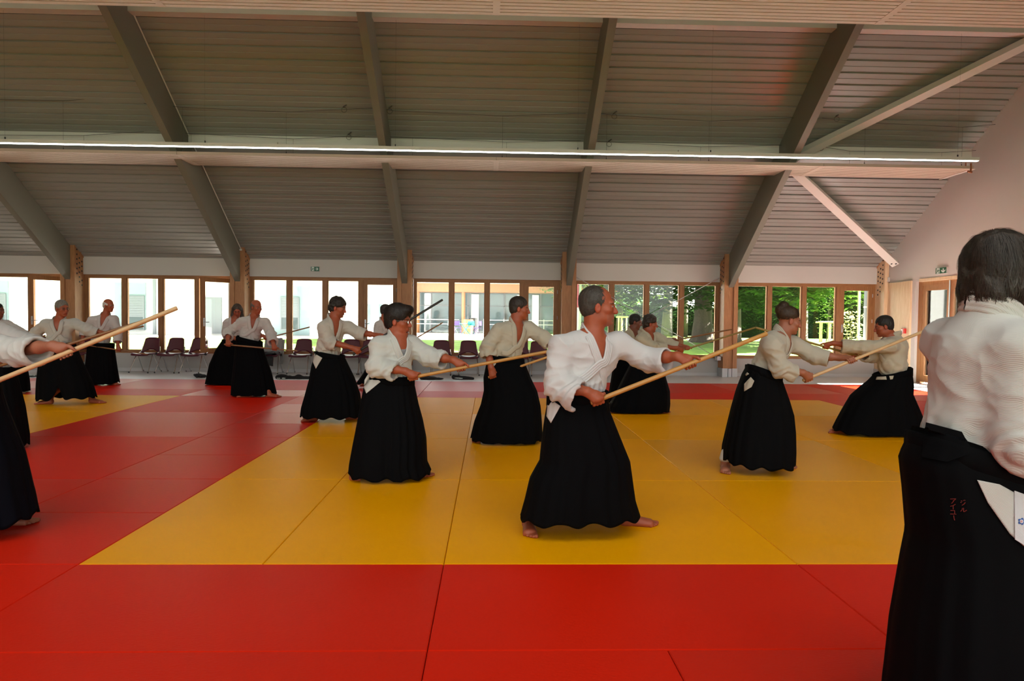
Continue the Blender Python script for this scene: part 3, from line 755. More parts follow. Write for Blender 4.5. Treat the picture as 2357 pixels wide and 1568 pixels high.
def person(S):
    Y0 = S['Y']; s = S.get('s', 1.0)
    J = lambda k: onY(S[k][0], S[k][1], Y0 + S[k][2])
    neck, waist = J('neck'), J('waist'); sR, sL, eR, eL = J('sR'), J('sL'), J('eR'), J('eL')
    feet = S['feet']
    fl = [onZ(f_[0], f_[1], 0.0) for f_ in feet]
    base = np.array([np.mean([p[0] for p in fl]), np.mean([p[1] for p in fl]), 0.0]) if fl else np.array([waist[0], Y0, 0])
    root = thing('person', S['label'], 'person', tuple(base), 'people in white jackets training with staffs')
    near = Y0 < 6.5
    h = S.get('h', 0.0042 if Y0 < 5 else (0.005 if Y0 < 7 else (0.006 if Y0 < 10 else 0.007)))
    fr = 0.0088 if Y0 < 9 else 0.0098
    # torso frame
    z = norm(neck - waist); x = sL - sR; x = norm(x - z*(x @ z)); y = np.cross(x, z); T = np.stack([x, y, z], 1); H = np.linalg.norm(neck - waist)
    sw = np.linalg.norm(sL - sR)/2
    tp = lambda a, b, c: waist + T @ np.array([a, b, c])
    # staff
    st = S.get('staff'); A = B_ = None
    if st: A = onY(st[0], st[1], Y0 + st[2]); B_ = onY(st[3], st[4], Y0 + st[5]); rs = st[6]
    def grip(px, py):
        d = norm(ray(px, py)); g = norm(B_ - A); w = CAM - A; b = d @ g; t = (g @ w - b*(d @ w))/(1 - b*b); return A + g*t
    # ---------------- head
    hd = S['head']; yaw, pit = math.radians(hd[3]), math.radians(hd[4]); hs = hd[5] if len(hd) > 5 else 1.0
    fwd = np.array([math.cos(yaw)*math.cos(pit), math.sin(yaw)*math.cos(pit), math.sin(pit)])
    R = frame_of(fwd); O = onY(hd[0], hd[1], Y0 + hd[2])
    roll = math.radians(hd[6]) if len(hd) > 6 else 0
    if roll:
        c_, s_ = math.cos(roll), math.sin(roll); R = R @ np.array([[c_, 0, s_], [0, 1, 0], [-s_, 0, c_]])
    prims = head_prims(O, R, hs)
    HP = lambda a, b, c: O + R @ (np.array([a, b, c])*hs)
    prims += [Cone(HP(0, -.035, -.055), neck - z*0.01, 0.054*hs, 0.060, 0.03), Cone(HP(0, -.005, -.085), neck + y*0.02 - z*0.03, 0.040*hs, 0.055, 0.03)]
    prims += [Ell(tp(0, 0.0, H*0.70), (sw*0.98, 0.112, H*0.36), T, 0.05), Cone(neck - z*0.06, sR*0.8 + neck*0.2 - z*0.05, 0.06, 0.05, 0.05), Cone(neck - z*0.06, sL*0.8 + neck*0.2 - z*0.05, 0.06, 0.05, 0.05),
              Cone(tp(0, 0, H*0.55), tp(0, 0, -0.05), 0.10, 0.09, 0.05)]
    pel = waist - np.array([0, 0, 0.10])
    gr = {}
    cuffs = {}
    for side, e_, sh in (('R', eR, sR), ('L', eL, sL)):
        g_ = S.get('g' + side)
        if g_ is None: continue
        if len(g_) > 2 and g_[2] == 'free':
            C = onY(g_[0], g_[1], Y0 + g_[3]); a = norm(C - e_); gdir = norm(np.array(g_[4])); n = norm(np.array(g_[5])); q = a; wr = C - a*0.085 + n*0.01
            hp = hand_prims(C, gdir, n, q, wr, 0.016, fr)
        else:
            C = grip(g_[0], g_[1]); g = norm(B_ - A); a = norm(C - e_)
            n = np.array(g_[2], float); n = norm(n - g*(n @ g)); q = np.cross(g, n)
            qa = np.array(g_[3], float) if len(g_) > 3 else a
            if q @ qa < 0: q = -q
            wr = C + n*(rs + 0.022) - q*0.035 - a*0.062
            hp = hand_prims(C, g, n, q, wr, rs, fr)
        prims += hp
        fore = wr + norm(e_ - wr)*0.0
        prims += [Cone(e_, e_*0.35 + wr*0.65, 0.043, 0.036, 0.02), Cone(e_*0.35 + wr*0.65, wr, 0.036, 0.026, 0.02), Cone(sh, e_, 0.055, 0.045, 0.03)]
        cuffs[side] = wr
    hk_ = S['hak']; hc0, hc1 = hk_[0], hk_[-1]
    def hakc(t):
        a = onY((hc0[0] + hc0[2])/2, (hc0[1] + hc0[3])/2, Y0); b = onY((hc1[0] + hc1[2])/2, (hc1[1] + hc1[3])/2, Y0); return a + (b - a)*t
    for i, f_ in enumerate(feet):
        toe = onZ(f_[0], f_[1], 0.0); ang = math.radians(f_[2]); d = np.array([math.cos(ang), math.sin(ang), 0.0]); heel = toe - d*f_[3] if len(f_) > 3 else toe - d*0.25
        prims += foot_prims(toe, heel)
        ank = heel + d*0.05 + np.array([0, 0, 0.09]); hip = pel + x*(-0.09 if i == 0 else 0.09); knee = hakc(0.72)*0.8 + ank*0.2 + np.array([0, 0.06, 0])
        prims += [Cone(hip, knee, 0.065, 0.042, 0.04), Cone(knee, ank, 0.040, 0.029, 0.03)]
    prims.append(Cone(pel, pel + z*0.05, 0.10, 0.10, 0.05))
    v, f = sdf_mesh(prims, h); v = smooth_mesh(v, f, 1, 0.35)
    # tint: lips, brows, eyes, stubble, nails of the same skin
    loc = (v - O) @ R/hs; base_c = np.array(S.get('skin', (0.34, 0.078, 0.032)))
    tint = np.tile(base_c, (len(v), 1))
    def paint(mask, col, a=1.0): tint[mask] = tint[mask]*(1 - a) + np.array(col)*a
    X_, Y_, Z_ = np.abs(loc[:, 0]), loc[:, 1], loc[:, 2]
    face = (Y_ > 0.05) & (Z_ < 0.12) & (Z_ > -0.13)
    bc = S.get('brow', (0.05, 0.03, 0.02))
    paint(face & (X_ > 0.010) & (X_ < 0.050) & (np.abs(Z_ - 0.0235 + (X_ - 0.03)**2*6) < 0.0045), bc, 0.75)
    paint(face & (X_ < 0.022) & (Z_ > -0.077) & (Z_ < -0.055) & (Y_ > 0.088), base_c*np.array([0.85, 0.55, 0.55]), 0.7)
    paint(face & (((X_ - .031)/.0125)**2 + ((Z_ - .003)/.0062)**2 < 1) & (Y_ > 0.078), (0.22, 0.17, 0.15))
    paint(face & (((X_ - .031)/.0055)**2 + ((Z_ - .003)/.0060)**2 < 1) & (Y_ > 0.078), (0.03, 0.02, 0.015))
    paint((np.abs(loc[:, 0]) > 0.07) & (np.abs(Y_) < 0.03) & (np.abs(Z_) < 0.045), base_c*np.array([1.25, 0.8, 0.75]), 0.5)
    paint(face & (X_ < 0.02) & (np.abs(Z_ + 0.03) < 0.02) & (Y_ > 0.095), base_c*np.array([1.15, 0.85, 0.82]), 0.5)
    if S.get('stubble'): paint(face & (Z_ < -0.045) & (Z_ > -0.13) & (Y_ > 0.0), base_c*0.6 + np.array(S['stubble'])*0.4, 0.55)
    body_object('body', v, f, SKIN, root, tint)
    # ---------------- hair
    hair(S, O, R, hs, root, h)
    # ---------------- jacket
    ab = S.get('belly', 1.0); wh = S.get('wd', 0.165)*ab; dpt = S.get('dp', 0.128)
    tor = [Ell(tp(0, -0.005, H*0.66), (sw*1.0 + 0.004, dpt, H*0.40), T, 0.0), Ell(tp(0, 0, H*0.10), (wh, dpt*0.98, H*0.48), T, 0.09),
           Cone(neck - z*0.070, sR - z*0.012, 0.066, 0.070, 0.06), Cone(neck - z*0.070, sL - z*0.012, 0.066, 0.070, 0.06)]
    tor.append(Cone(neck - z*0.05 - y*0.01, neck + z*0.022 - y*0.020, 0.073, 0.068, 0.04))
    slv = []
    cr0 = S.get('cuff', 0.080)
    for side, e_, sh in (('R', eR, sR), ('L', eL, sL)):
        cr = S.get('cuff' + side, cr0)
        w_ = cuffs.get(side, J('w' + side) if ('w' + side) in S else None)
        if w_ is None: continue
        fcut = S.get('sl' + side, 0.62); end = e_ + (w_ - e_)*fcut; dn = np.array([0, 0, -0.022 - max(0, cr - 0.088)*1.2])
        ax = norm(end + dn - e_ - dn*0.4)
        slv += [Cone(sh - z*0.012, e_ + dn*0.4, 0.074, 0.079, 0.05), Flat(e_ + dn*0.4, end + dn, 0.078, cr, 0.03),
                Ell(e_ + dn*0.4, (0.079, 0.079, 0.079), None, 0.02)]
        slv.append(Cone(end + dn - ax*0.05, end + dn + ax*0.09, cr - 0.020, cr - 0.003, 0.004, 's'))
    vb = S.get('V', (0.0, 0.56)); Vz = H*vb[1]; nz = H*1.0
    def wedge(X, Y, Z):
        dx, dy, dz = X - waist[0], Y - waist[1], Z - waist[2]
        a = dx*x[0] + dy*x[1] + dz*x[2]; b = dx*y[0] + dy*y[1] + dz*y[2]; c = dx*z[0] + dy*z[1] + dz*z[2]
        tt = np.clip((c - Vz)/(nz - Vz), 0, 1.4)
        return np.maximum(np.maximum(np.abs(a - vb[0]*(1 - tt)) - 0.066*tt, -(b + 0.01)), Vz - c)
    corners = np.array([tp(a, b, c) for a in (-.2, .2) for b in (-.05, .3) for c in (Vz, H*1.3)])
    cut = [Func(wedge, corners.min(0), corners.max(0), 0.012, 's'), Cone(neck - z*0.03, neck + z*0.2, 0.055, 0.074, 0.012, 's')]
    below = Func(lambda X, Y, Z: (X - waist[0])*z[0] + (Y - waist[1])*z[1] + (Z - waist[2])*z[2] + S.get('tuck', 0.12), waist - 0.6, waist + 0.6, 0.0, 's')
    hj = S.get('hj', 0.006 if Y0 < 5 else (0.0075 if Y0 < 8 else 0.0095))
    jp = tor + slv[:0] + slv + cut + [below]
    v, f = sdf_mesh(jp, hj); v = smooth_mesh(v, f, 2, 0.4)
    nrm = vnormals(v, f)
    # cloth folds: rings on the sleeves, slanting creases on the body
    loc = (v - waist) @ T
    fold = 0.0
    q1 = np.stack([loc[:, 0]*5 + loc[:, 2]*4, loc[:, 1]*5, loc[:, 2]*9 - loc[:, 0]*5], 1) + S['Y']*3
    fold = (1 - 2.4*np.abs(noise3(q1))**0.7)*0.007 + (1 - 2.4*np.abs(noise3(q1*2.1 + 5))**0.8)*0.003
    for side, e_, sh in (('R', eR, sR), ('L', eL, sL)):
        w_ = cuffs.get(side)
        if w_ is None: continue
        for a, b, amp in ((sh, e_, 0.008), (e_, w_, 0.010)):
            ax = norm(b - a); L = np.linalg.norm(b - a); r = v - a; t = r @ ax; dist = np.linalg.norm(r - t[:, None]*ax, axis=1)
            wt = np.clip(1.15 - dist/0.11, 0, 1)*np.clip(t/0.05 + 0.6, 0, 1)*np.clip((L - t)/0.05 + 0.6, 0, 1)
            qq = np.stack([t*13 + r[:, 2]*7, r[:, 0]*3.5, r[:, 2]*3.5], 1) + 7*S['Y']
            fold = fold + wt*amp*(1 - 2.5*np.abs(noise3(qq))**0.7)
        # bunching where the sleeve bends
        de = np.linalg.norm(v - e_, axis=1); fold = fold + 0.006*np.exp(-(de/0.10)**2)*np.sin((v - e_) @ norm(w_ - sh)*70)
    ww = np.clip(loc[:, 2]/(H*0.35), 0, 1); fold = fold + (1 - ww)*0.007*np.sin(loc[:, 0]*60 + 12*noise3(loc*6))
    fold = fold*S.get('fold', 1.0)*np.clip((H*0.98 - loc[:, 2])/(H*0.16), 0.0, 1)
    v = v + nrm*np.clip(fold, -0.012, 0.014)[:, None]
    gm = gi_mat(S.get('gi', (0.55, 0.53, 0.5)), 1 if S.get('weave') else 0)
    jk = body_object('jacket', v, f, gm, root)
    if S.get('undershirt'):
        us = [Ell(tp(0, 0.002, H*0.66), (sw*0.9, 0.120, H*0.34), T, 0), Ell(tp(0, -.30, H*0.66), (.4, .28, .5), T, 0.004, 's')]
        cutn = [Cone(neck - z*0.05 + y*0.05, neck + y*0.09 + z*0.1, 0.075, 0.10, 0.01, 's')]
        uv, uf = sdf_mesh(us + cutn, 0.008); body_object('undershirt', uv, uf, mat('grey_knit', (0.26, 0.26, 0.27), 0.9), root)
    # lapels
    tors = tor + [Cone(neck - z*0.09, neck + z*0.05 - y*0.015, 0.070, 0.066, 0.03)]
    over = 1   # left panel over right
    q = vb[0]
    paths = {'right': [(0, -.094, H + .046), (-.058, -.064, H + .040), (-.077, -.005, H + .016), (-.066, .07, H*.88), (q - .030, .13, Vz + .10*H), (q + .012, .14, Vz), (q + .075, .12, Vz - .20*H), (q + .115, .08, max(Vz - .36*H, 0.08*H))],
             'left': [(0, -.094, H + .046), (.058, -.064, H + .040), (.077, -.005, H + .016), (.066, .07, H*.88), (q + .030, .13, Vz + .10*H), (q - .012, .14, Vz), (q - .070, .12, Vz - .22*H), (q - .120, .08, max(Vz - .42*H, 0.07*H))]}
    for nm in ('right', 'left'):
        P = catmull(paths[nm], 7); Pw = np.array([tp(*p) for p in P])
        pr, g = project(tors, Pw)
        hgt = P[:, 2]/H; wgt = np.clip((0.97 - hgt)/0.08, 0, 1)[:, None]
        C = Pw*(1 - wgt) + pr*wgt
        axis = neck[None] + z*((P[:, 2] - H)[:, None]); rad = C - axis; rad = rad - (rad @ z)[:, None]*z; rad /= (np.linalg.norm(rad, axis=1)[:, None] + 1e-9)
        N = rad*(1 - wgt) + g*wgt; N /= np.linalg.norm(N, axis=1)[:, None]
        t = np.gradient(C, axis=0); t /= (np.linalg.norm(t, axis=1)[:, None] + 1e-9)
        Sd = np.cross(t, N); Sd /= (np.linalg.norm(Sd, axis=1)[:, None] + 1e-9); N = np.cross(Sd, t)
        if (N*rad).sum() < 0: N = -N
        lift = 0.004 + (0.006 if nm == 'left' else 0.0)*np.clip((0.75 - hgt)/0.15, 0, 1)
        vv, ff = band_mesh(C + N*lift[:, None], Sd, N, S.get('lapw', 0.058), 0.007, 4 if Y0 < 7 else 0)
        o = body_object('lapel', vv, ff, gm, jk)
    # ---------------- hakama
    hm = HAKN if S.get('navy') else HAKM
    if 'hak' in S:
        v, f, V = hakama_mesh(S['hak'], Y0, S.get('hdep', (0.125, 0.25)), S.get('folds', 22), int(S['Y']*100), S.get('hdy', (0, 0)), S.get('sag', 0.04), S.get('crease', 0.10), split=S.get('split', 0.0))
        hk = body_object('hakama', v, f, hm, root)
        bvh = BVHTree.FromPolygons([tuple(p) for p in v], [tuple(int(i) for i in q) for q in f])
        # waistband
        r0 = V[1]; ctr = r0.mean(0); m = len(r0); up = np.array([0, 0, 1.0])
        bh = S.get('obi', 0.055)
        out = norm; dv = r0 - ctr; dv = dv/np.linalg.norm(dv, axis=1)[:, None]
        vv = np.concatenate([r0 + dv*0.004 + up*0.012, r0 + dv*0.012 + up*0.006, r0 + dv*0.013 - up*bh, r0 + dv*0.003 - up*(bh + .006)])
        j = np.arange(m); ff = np.concatenate([np.stack([a*m + j, (a + 1)*m + j, (a + 1)*m + (j + 1) % m, a*m + (j + 1) % m], 1)[:, ::-1] for a in range(3)])
        body_object('belt', vv, ff, hm, root)
        for poly in S.get('slits', []):
            pts, fs = patch_on(bvh, poly, Y0)
            me = bpy.data.meshes.new('jacket_tail'); off = world_loc(root)
            me.from_pydata([tuple(p - off) for p in pts], [], fs); me.polygons.foreach_set('use_smooth', np.ones(len(me.polygons), dtype=bool))
            o = link('jacket_tail', me, gm, root); md = o.modifiers.new('thickness', 'SOLIDIFY'); md.thickness = 0.003; md.offset = 0
        S['_bvh'] = bvh
    if st: staff(A, B_, rs, st[7], S['stlabel'])
    if S.get('glasses'):
        gm_ = mat('spectacle_metal', (0.10, 0.09, 0.08), 0.3, 0.8); g = MB()
        for sx in (-1, 1):
            ring = [HP(sx*.032 + .021*math.cos(a), .104 - .004*abs(math.cos(a)), .001 + .016*math.sin(a)) for a in np.linspace(0, 2*math.pi, 15)]
            g.tube(ring, 0.0013, 5, cap=False); g.tube([HP(sx*.053, .102, .006), HP(sx*.074, .06, .008), HP(sx*.080, -.005, .006)], 0.0014, 5)
        g.tube([HP(-.011, .105, .004), HP(0, .107, .006), HP(.011, .105, .004)], 0.0013, 5)
        gl = g.build('glasses', gm_, root)
        for sx in (-1, 1):
            MB().add([HP(sx*.032 + .0205*math.cos(a), .104 - .004*abs(math.cos(a)), .001 + .0155*math.sin(a)) for a in np.linspace(0, 2*math.pi, 14, endpoint=False)], [tuple(range(14))]).build('lens', GLASS, gl)
    S['_root'] = root; S['_HP'] = HP; S['_tp'] = tp
    return root
def hair(S, O, R, hs, root, h):
    kind = S.get('hair', 'short'); col = S.get('haircol', (0.03, 0.02, 0.015))
    P = lambda a, b, c: O + R @ (np.array([a, b, c])*hs); Vv = lambda *r: np.array(r)*hs
    hh = max(h, 0.0045)
    cuts = [Ell(P(0, .110, -.030), Vv(.078, .072, .098), R, .008*hs, 's'), Ell(P(0, .03, -.115), Vv(.085, .11, .075), R, .008*hs, 's')]
    ear = [Ell(P(sx*.082, .012, -.022), Vv(.022, .036, .036), R, .006*hs, 's') for sx in (-1, 1)]
    if kind == 'short': pr = [Ell(P(0, -.020, .050), Vv(.081, .101, .088), R, 0), Ell(P(0, -.05, .0), Vv(.070, .064, .075), R, .02)] + cuts + ear; amp = .004
    elif kind == 'receding':
        pr = [Ell(P(0, -.026, .044), Vv(.080, .097, .088), R, 0), Ell(P(0, -.05, .0), Vv(.070, .066, .072), R, .02)] + [Ell(P(0, .116, .012), Vv(.082, .080, .098), R, .010*hs, 's'), cuts[1]] + ear; amp = .002
    elif kind == 'balding':
        pr = [Ell(P(0, -.022, .030), Vv(.079, .098, .076), R, 0), Ell(P(0, -.05, -.01), Vv(.070, .064, .060), R, .02)] + cuts + ear + [Ell(P(0, .03, .11), Vv(.070, .13, .075), R, .01*hs, 's')]; amp = .002
    elif kind == 'thick':
        pr = [Ell(P(0, -.016, .062), Vv(.088, .112, .092), R, 0), Ell(P(0, -.055, .01), Vv(.074, .068, .085), R, .02), Ell(P(0, .075, .105), Vv(.062, .042, .034), R, .03)] + [Ell(P(0, .112, -.022), Vv(.085, .062, .094), R, .006*hs, 's'), cuts[1]] + ear; amp = .008
    elif kind == 'curly':
        pr = [Ell(P(0, -.018, .060), Vv(.090, .112, .092), R, 0), Ell(P(0, -.06, .0), Vv(.078, .070, .085), R, .02)] + [Ell(P(0, .110, -.034), Vv(.078, .066, .098), R, .006*hs, 's'), cuts[1]] + ear; amp = .013
    elif kind == 'full':
        pr = [Ell(P(0, -.020, .052), Vv(.092, .112, .095), R, 0), Ell(P(0, -.050, -.025), Vv(.090, .082, .100), R, .03)] + [Ell(P(0, .115, -.030), Vv(.078, .072, .105), R, .008*hs, 's'), Ell(P(0, .015, -.150), Vv(.14, .15, .070), R, .008*hs, 's')] + [Ell(P(sx*.088, .020, -.03), Vv(.02, .026, .026), R, .006*hs, 's') for sx in (-1, 1)]; amp = .015
    elif kind == 'bun':
        pr = [Ell(P(0, -.022, .058), Vv(.078, .098, .080), R, 0)] + [cuts[0], Ell(P(0, .02, -.06), Vv(.10, .14, .085), R, .006*hs, 's')] + ear
        pr += [Ell(P(0, -.075, .135), Vv(.038, .040, .032), R, .012), Ell(P(0, -.105, .085), Vv(.040, .034, .045), R, .012)]; amp = .005
    elif kind == 'long':
        pr = [Ell(P(0, -.020, .050), Vv(.086, .104, .090), R, 0)] + cuts + [Cone(P(sx*.072, -.02, .03), P(sx*.085, -.01, -.12), .030, .038, .03) for sx in (-1, 1)] + [Cone(P(0, -.09, .0), P(0, -.085, -.14), .06, .055, .03)]; amp = .008
    v, f = sdf_mesh(pr, hh); n = vnormals(v, f); loc = (v - O) @ R/hs
    if kind in ('curly',): dd = noise3(loc*26)*amp
    elif kind in ('thick', 'full', 'long'): dd = (1 - 2*np.abs(noise3(loc*np.array([34, 22, 14]))))*amp*0.7 + noise3(loc*16)*amp*0.5
    else: dd = (1 - 2*np.abs(noise3(loc*np.array([60, 30, 24]))))*amp
    v = v + n*dd[:, None]
    ns = 0 if kind == 'balding' else (12000 if S['Y'] < 3 else (3500 if S['Y'] < 7 else (1400 if S['Y'] < 10 else 0)))
    if ns:
        rg = np.random.default_rng(int(S['Y']*97)); ok_ = np.where((loc[:, 2] > (-.085 if kind == 'full' else -.2)) & ((loc[:, 1] < .045) | (kind not in ('receding', 'short', 'full'))))[0]; i = ok_[rg.integers(0, len(ok_), ns)]; p = v[i]; nn = n[i]; lc = loc[i]
        wh = np.array([0.01, -0.055, 0.13]); dl = (lc - wh); dl[:, 2] -= 0.02
        if kind == 'bun': dl = np.array([0, -0.09, 0.11]) - lc
        d = dl @ R.T; jit = {'curly': .9, 'thick': .55, 'full': .16, 'short': .5, 'receding': .5}.get(kind, .25)
        d = d/np.linalg.norm(d, axis=1)[:, None] + rg.normal(0, jit, (ns, 3)); d -= (d*nn).sum(1)[:, None]*nn; d /= np.linalg.norm(d, axis=1)[:, None]
        Ls = {'full': .095, 'thick': .034, 'curly': .030, 'long': .07, 'bun': .045, 'short': .012, 'receding': .009}[kind]*rg.uniform(.6, 1.3, ns)
        if kind == 'full': Ls = np.minimum(Ls, np.maximum(.012, lc[:, 2] + .100)*hs); Ls = np.where(np.linalg.norm(lc - wh, axis=1) < .045, .02, Ls)
        sd = np.cross(d, nn); wdt = (0.0006 if S['Y'] < 3 else 0.0014)*rg.uniform(.6, 1.3, ns); lift = rg.uniform(.0, .006 if kind in ('full', 'thick', 'curly') else .0025, ns)
        rows = []
        for t in (0, .33, .66, 1.0):
            q = p + d*(Ls*t)[:, None] + nn*(lift*math.sin(math.pi*min(t, .8)*0.9) + .0012 - (Ls*t)**2/0.17)[:, None]; w = (wdt*(1 - .75*t))[:, None]*sd
            rows += [q - w, q + w]
        K = len(v); sv = np.stack(rows, 1).reshape(-1, 3); bidx = K + 8*np.arange(ns)
        sf = np.concatenate([np.stack([bidx + 2*a, bidx + 2*a + 1, bidx + 2*a + 3, bidx + 2*a + 2], 1) for a in range(3)])
        v = np.vstack([v, sv]); f = np.vstack([f, sf])
    body_object('hair', v, f, hair_mat(col), root)
# ================================================================== THE PEOPLE (pixel, pixel, depth offset from the person's own distance Y)
DOWN, CAMW, AWAY, UPW = (0, 0, -1), (0, -1, 0), (0, 1, 0), (0, 0, 1)
PEOPLE = []
def P_(**k): PEOPLE.append(k)
P_(label='grey-templed man in bright white jacket lunging at centre front, long staff held out', Y=4.38, h=0.0038,
   head=(1377, 707, 0, -6, 0, 1.03), neck=(1366, 772, .02), waist=(1331, 902, 0), sR=(1291, 797, -.07), sL=(1424, 787, .09), eR=(1281, 884, -.12), eL=(1490, 826, .10),
   gR=(1374, 922, CAMW, DOWN), gL=(1588, 839, (0, 1, .35), DOWN), staff=(1360, 928, -.20, 1765, 768, -.05, .0145, 'honey'), stlabel='honey wooden staff held by the bright white jacketed man at centre front',
   hak=[(1264, 907, 1396, 897), (1254, 960, 1405, 950), (1247, 1010, 1425, 1000), (1242, 1060, 1450, 1062), (1220, 1100, 1455, 1100), (1209, 1150, 1461, 1150), (1199, 1189, 1471, 1186)], hdep=(.125, .25), sag=.0,
   feet=[(1221, 1241, -90, .26), (1518, 1212, -8, .26)], hair='receding', haircol=(.055, .042, .032), brow=(.10, .07, .05), gi=(0.57, 0.54, 0.53), slR=.74, slL=.66, cuff=.084, cuffR=.103,
   slits=[[(1262, 915), (1290, 935), (1268, 974), (1258, 958)]], V=(0.03, .52), stubble=(.25, .18, .14))
P_(label='short-haired person with glasses and grey undershirt, staff across a yellow mat', Y=5.85,
   head=(917, 740, 0, -14, -4, 1.0), neck=(916, 776, .0), waist=(902, 860, 0), sR=(874, 793, -.08), sL=(947, 790, .07), eR=(866, 842, -.14), eL=(985, 818, .04),
   gR=(951, 868, CAMW, DOWN), gL=(1060, 844, (0, .8, .6), DOWN), staff=(938, 871, -.18, 1300, 802, -.05, .014, 'honey'), stlabel='honey wooden staff held by the person with glasses',
   hak=[(853, 864, 950, 866), (838, 890, 957, 900), (832, 922, 963, 930), (824, 969, 973, 968), (815, 1019, 980, 1010), (808, 1062, 981, 1064), (806, 1081, 990, 1085)], hdep=(.125, .25),
   feet=[(817, 1109, -76, .23), (998, 1098, -12, .23)], hair='thick', haircol=(.020, .013, .010), glasses=True, gi=(0.53, 0.52, 0.48), slR=.66, slL=.62, cuff=.078,
   slits=[[(848, 860), (839, 875), (838, 893), (843, 906), (876, 879), (868, 872)]], V=(0.02, .42), undershirt=True)
P_(label='man in cream jacket with forearm hanging at his side, behind the person with glasses', Y=7.6,
   head=(1196, 711, 0, -5, -6, 1.0), neck=(1188, 746, .0), waist=(1164, 818, 0), sR=(1149, 760, -.08), sL=(1216, 753, .08), eR=(1122, 796, -.12), eL=(1249, 774, .02),
   gR=(1133, 864, CAMW, DOWN), gL=(1290, 812, (0, .8, .6), DOWN), staff=(1124, 869, -.15, 1330, 798, -.05, .0135, 'honey'), stlabel='honey wooden staff held by the man whose forearm hangs down',
   hak=[(1124, 815, 1203, 824), (1113, 869, 1222, 871), (1114, 899, 1236, 900), (1107, 931, 1244, 935), (1092, 968, 1247, 970), (1082, 1006, 1249, 1006)], hdep=(.13, .27),
   feet=[(1096, 1021, -88, .24), (1255, 1008, -5, .25)], hair='short', haircol=(.030, .020, .014), gi=(0.49, 0.43, 0.33), slR=.42, slL=.60, cuff=.088, wd=.175,
   slits=[[(1123, 824), (1142, 837), (1131, 851), (1126, 845)]], V=(0.02, .32))
P_(label='young man with hair tied in a top knot, beige jacket, leaning over his staff', Y=6.15,
   head=(1816, 739, 0, -3, -10, 0.97), neck=(1800, 772, .0), waist=(1759, 848, 0), sR=(1781, 796, -.17), sL=(1826, 790, .16), eR=(1795, 846, -.20), eL=(1874, 816, .10),
   gR=(1858, 871, CAMW, DOWN), gL=(1958, 832, (0, .5, 1), (0, -.6, -1)), staff=(1848, 876, -.15, 2145, 755, .0, .0145, 'tan'), stlabel='pale tan wooden staff held by the man with the top knot',
   hak=[(1727, 838, 1789, 864), (1714, 860, 1797, 886), (1699, 900, 1810, 921), (1687, 943, 1820, 954), (1676, 991, 1823, 994), (1668, 1029, 1823, 1035), (1666, 1056, 1822, 1062)], hdep=(.16, .24),
   feet=[(1669, 1093, -109, .24), (1838, 1080, -8, .24)], hair='bun', haircol=(.055, .028, .014), gi=(0.45, 0.39, 0.31), slR=.66, slL=.60, cuff=.074, wd=.12, dp=.12, skin=(0.317, 0.105, 0.055),
   slits=[[(1728, 868), (1736, 877), (1730, 891), (1713, 901), (1713, 884)], [(1720, 857), (1724, 861), (1717, 865), (1716, 862)]], V=(0.0, .45), trouser=(1668, 1062))
P_(label='man facing the others across the red border, dark cropped hair, cream jacket, arm outstretched', Y=8.25,
   head=(2034, 752, 0, 163, -14, .98), neck=(2054, 775, .02), waist=(2054, 846, 0), sR=(2040, 798, .17), sL=(2052, 793, -.15), eR=(2010, 818, .15), eL=(1985, 798, -.14),
   gL=(1903, 791, (0, -1, .6), DOWN), gR=(1968, 817, (0, 1, .3), DOWN), staff=(1976, 820, .05, 1739, 754, -.05, .0135, 'olive'), stlabel='olive brown wooden staff held by the man facing the others',
   hak=[(2019, 863, 2091, 844), (2001, 880, 2094, 868), (1986, 890, 2097, 885), (1962, 911, 2096, 907), (1942, 944, 2110, 938), (1926, 972, 2122, 965), (1919, 988, 2129, 1000)], hdep=(.172, .28), sag=.03,
   feet=[(2125, 1006, 200, .25), (1903, 997, 184, .26)], hair='short', haircol=(.020, .015, .012), gi=(0.51, 0.44, 0.33), slR=.62, slL=.70, cuff=.086, wd=.175, dp=.165, obi=.08, tuck=.22,
   slits=[[(2016, 874), (2018, 868), (2039, 864), (2041, 874)], [(2046, 863), (2058, 862), (2055, 873), (2049, 874)]], V=(0, .5))
P_(label='person seen from behind at the edge of the hall, thick dark hair, ribbed white jacket', Y=2.15, h=0.0045,
   head=(2304, 642, 0, 28, -6, 1.0), neck=(2286, 730, -.02), waist=(2240, 1015, 0), sR=(2352, 800, -.15), sL=(2186, 780, .14), eR=(2350, 1010, -.18), eL=(2320, 1000, .30),
   gR=(2520, 1120, CAMW, DOWN), gL=(2640, 1080, AWAY, DOWN), staff=(2480, 1140, 0.0, 2900, 1000, .3, .0145, 'honey'), stlabel='wooden staff held by the person seen from behind',
   hak=[(2130, 985, 2345, 1066), (2092, 1056, 2390, 1110), (2100, 1138, 2430, 1150), (2110, 1235, 2450, 1235), (2098, 1300, 2465, 1300), (2075, 1450, 2480, 1450), (2066, 1568, 2490, 1568), (2055, 1690, 2500, 1690)], hdep=(.15, .27), folds=16,
   feet=[(2460, 1745, 20, .25), (2290, 1700, 10, .25)], hair='full', haircol=(.034, .023, .016), gi=(0.55, 0.52, 0.49), weave=True, slR=.72, slL=.6, cuff=.10, wd=.15, dp=.15, lapw=.075, fold=.75,
   slits=[[(2249, 1105), (2300, 1115), (2362, 1150), (2362, 1262), (2325, 1230), (2274, 1158)]], V=(0, .5), koshi=True)
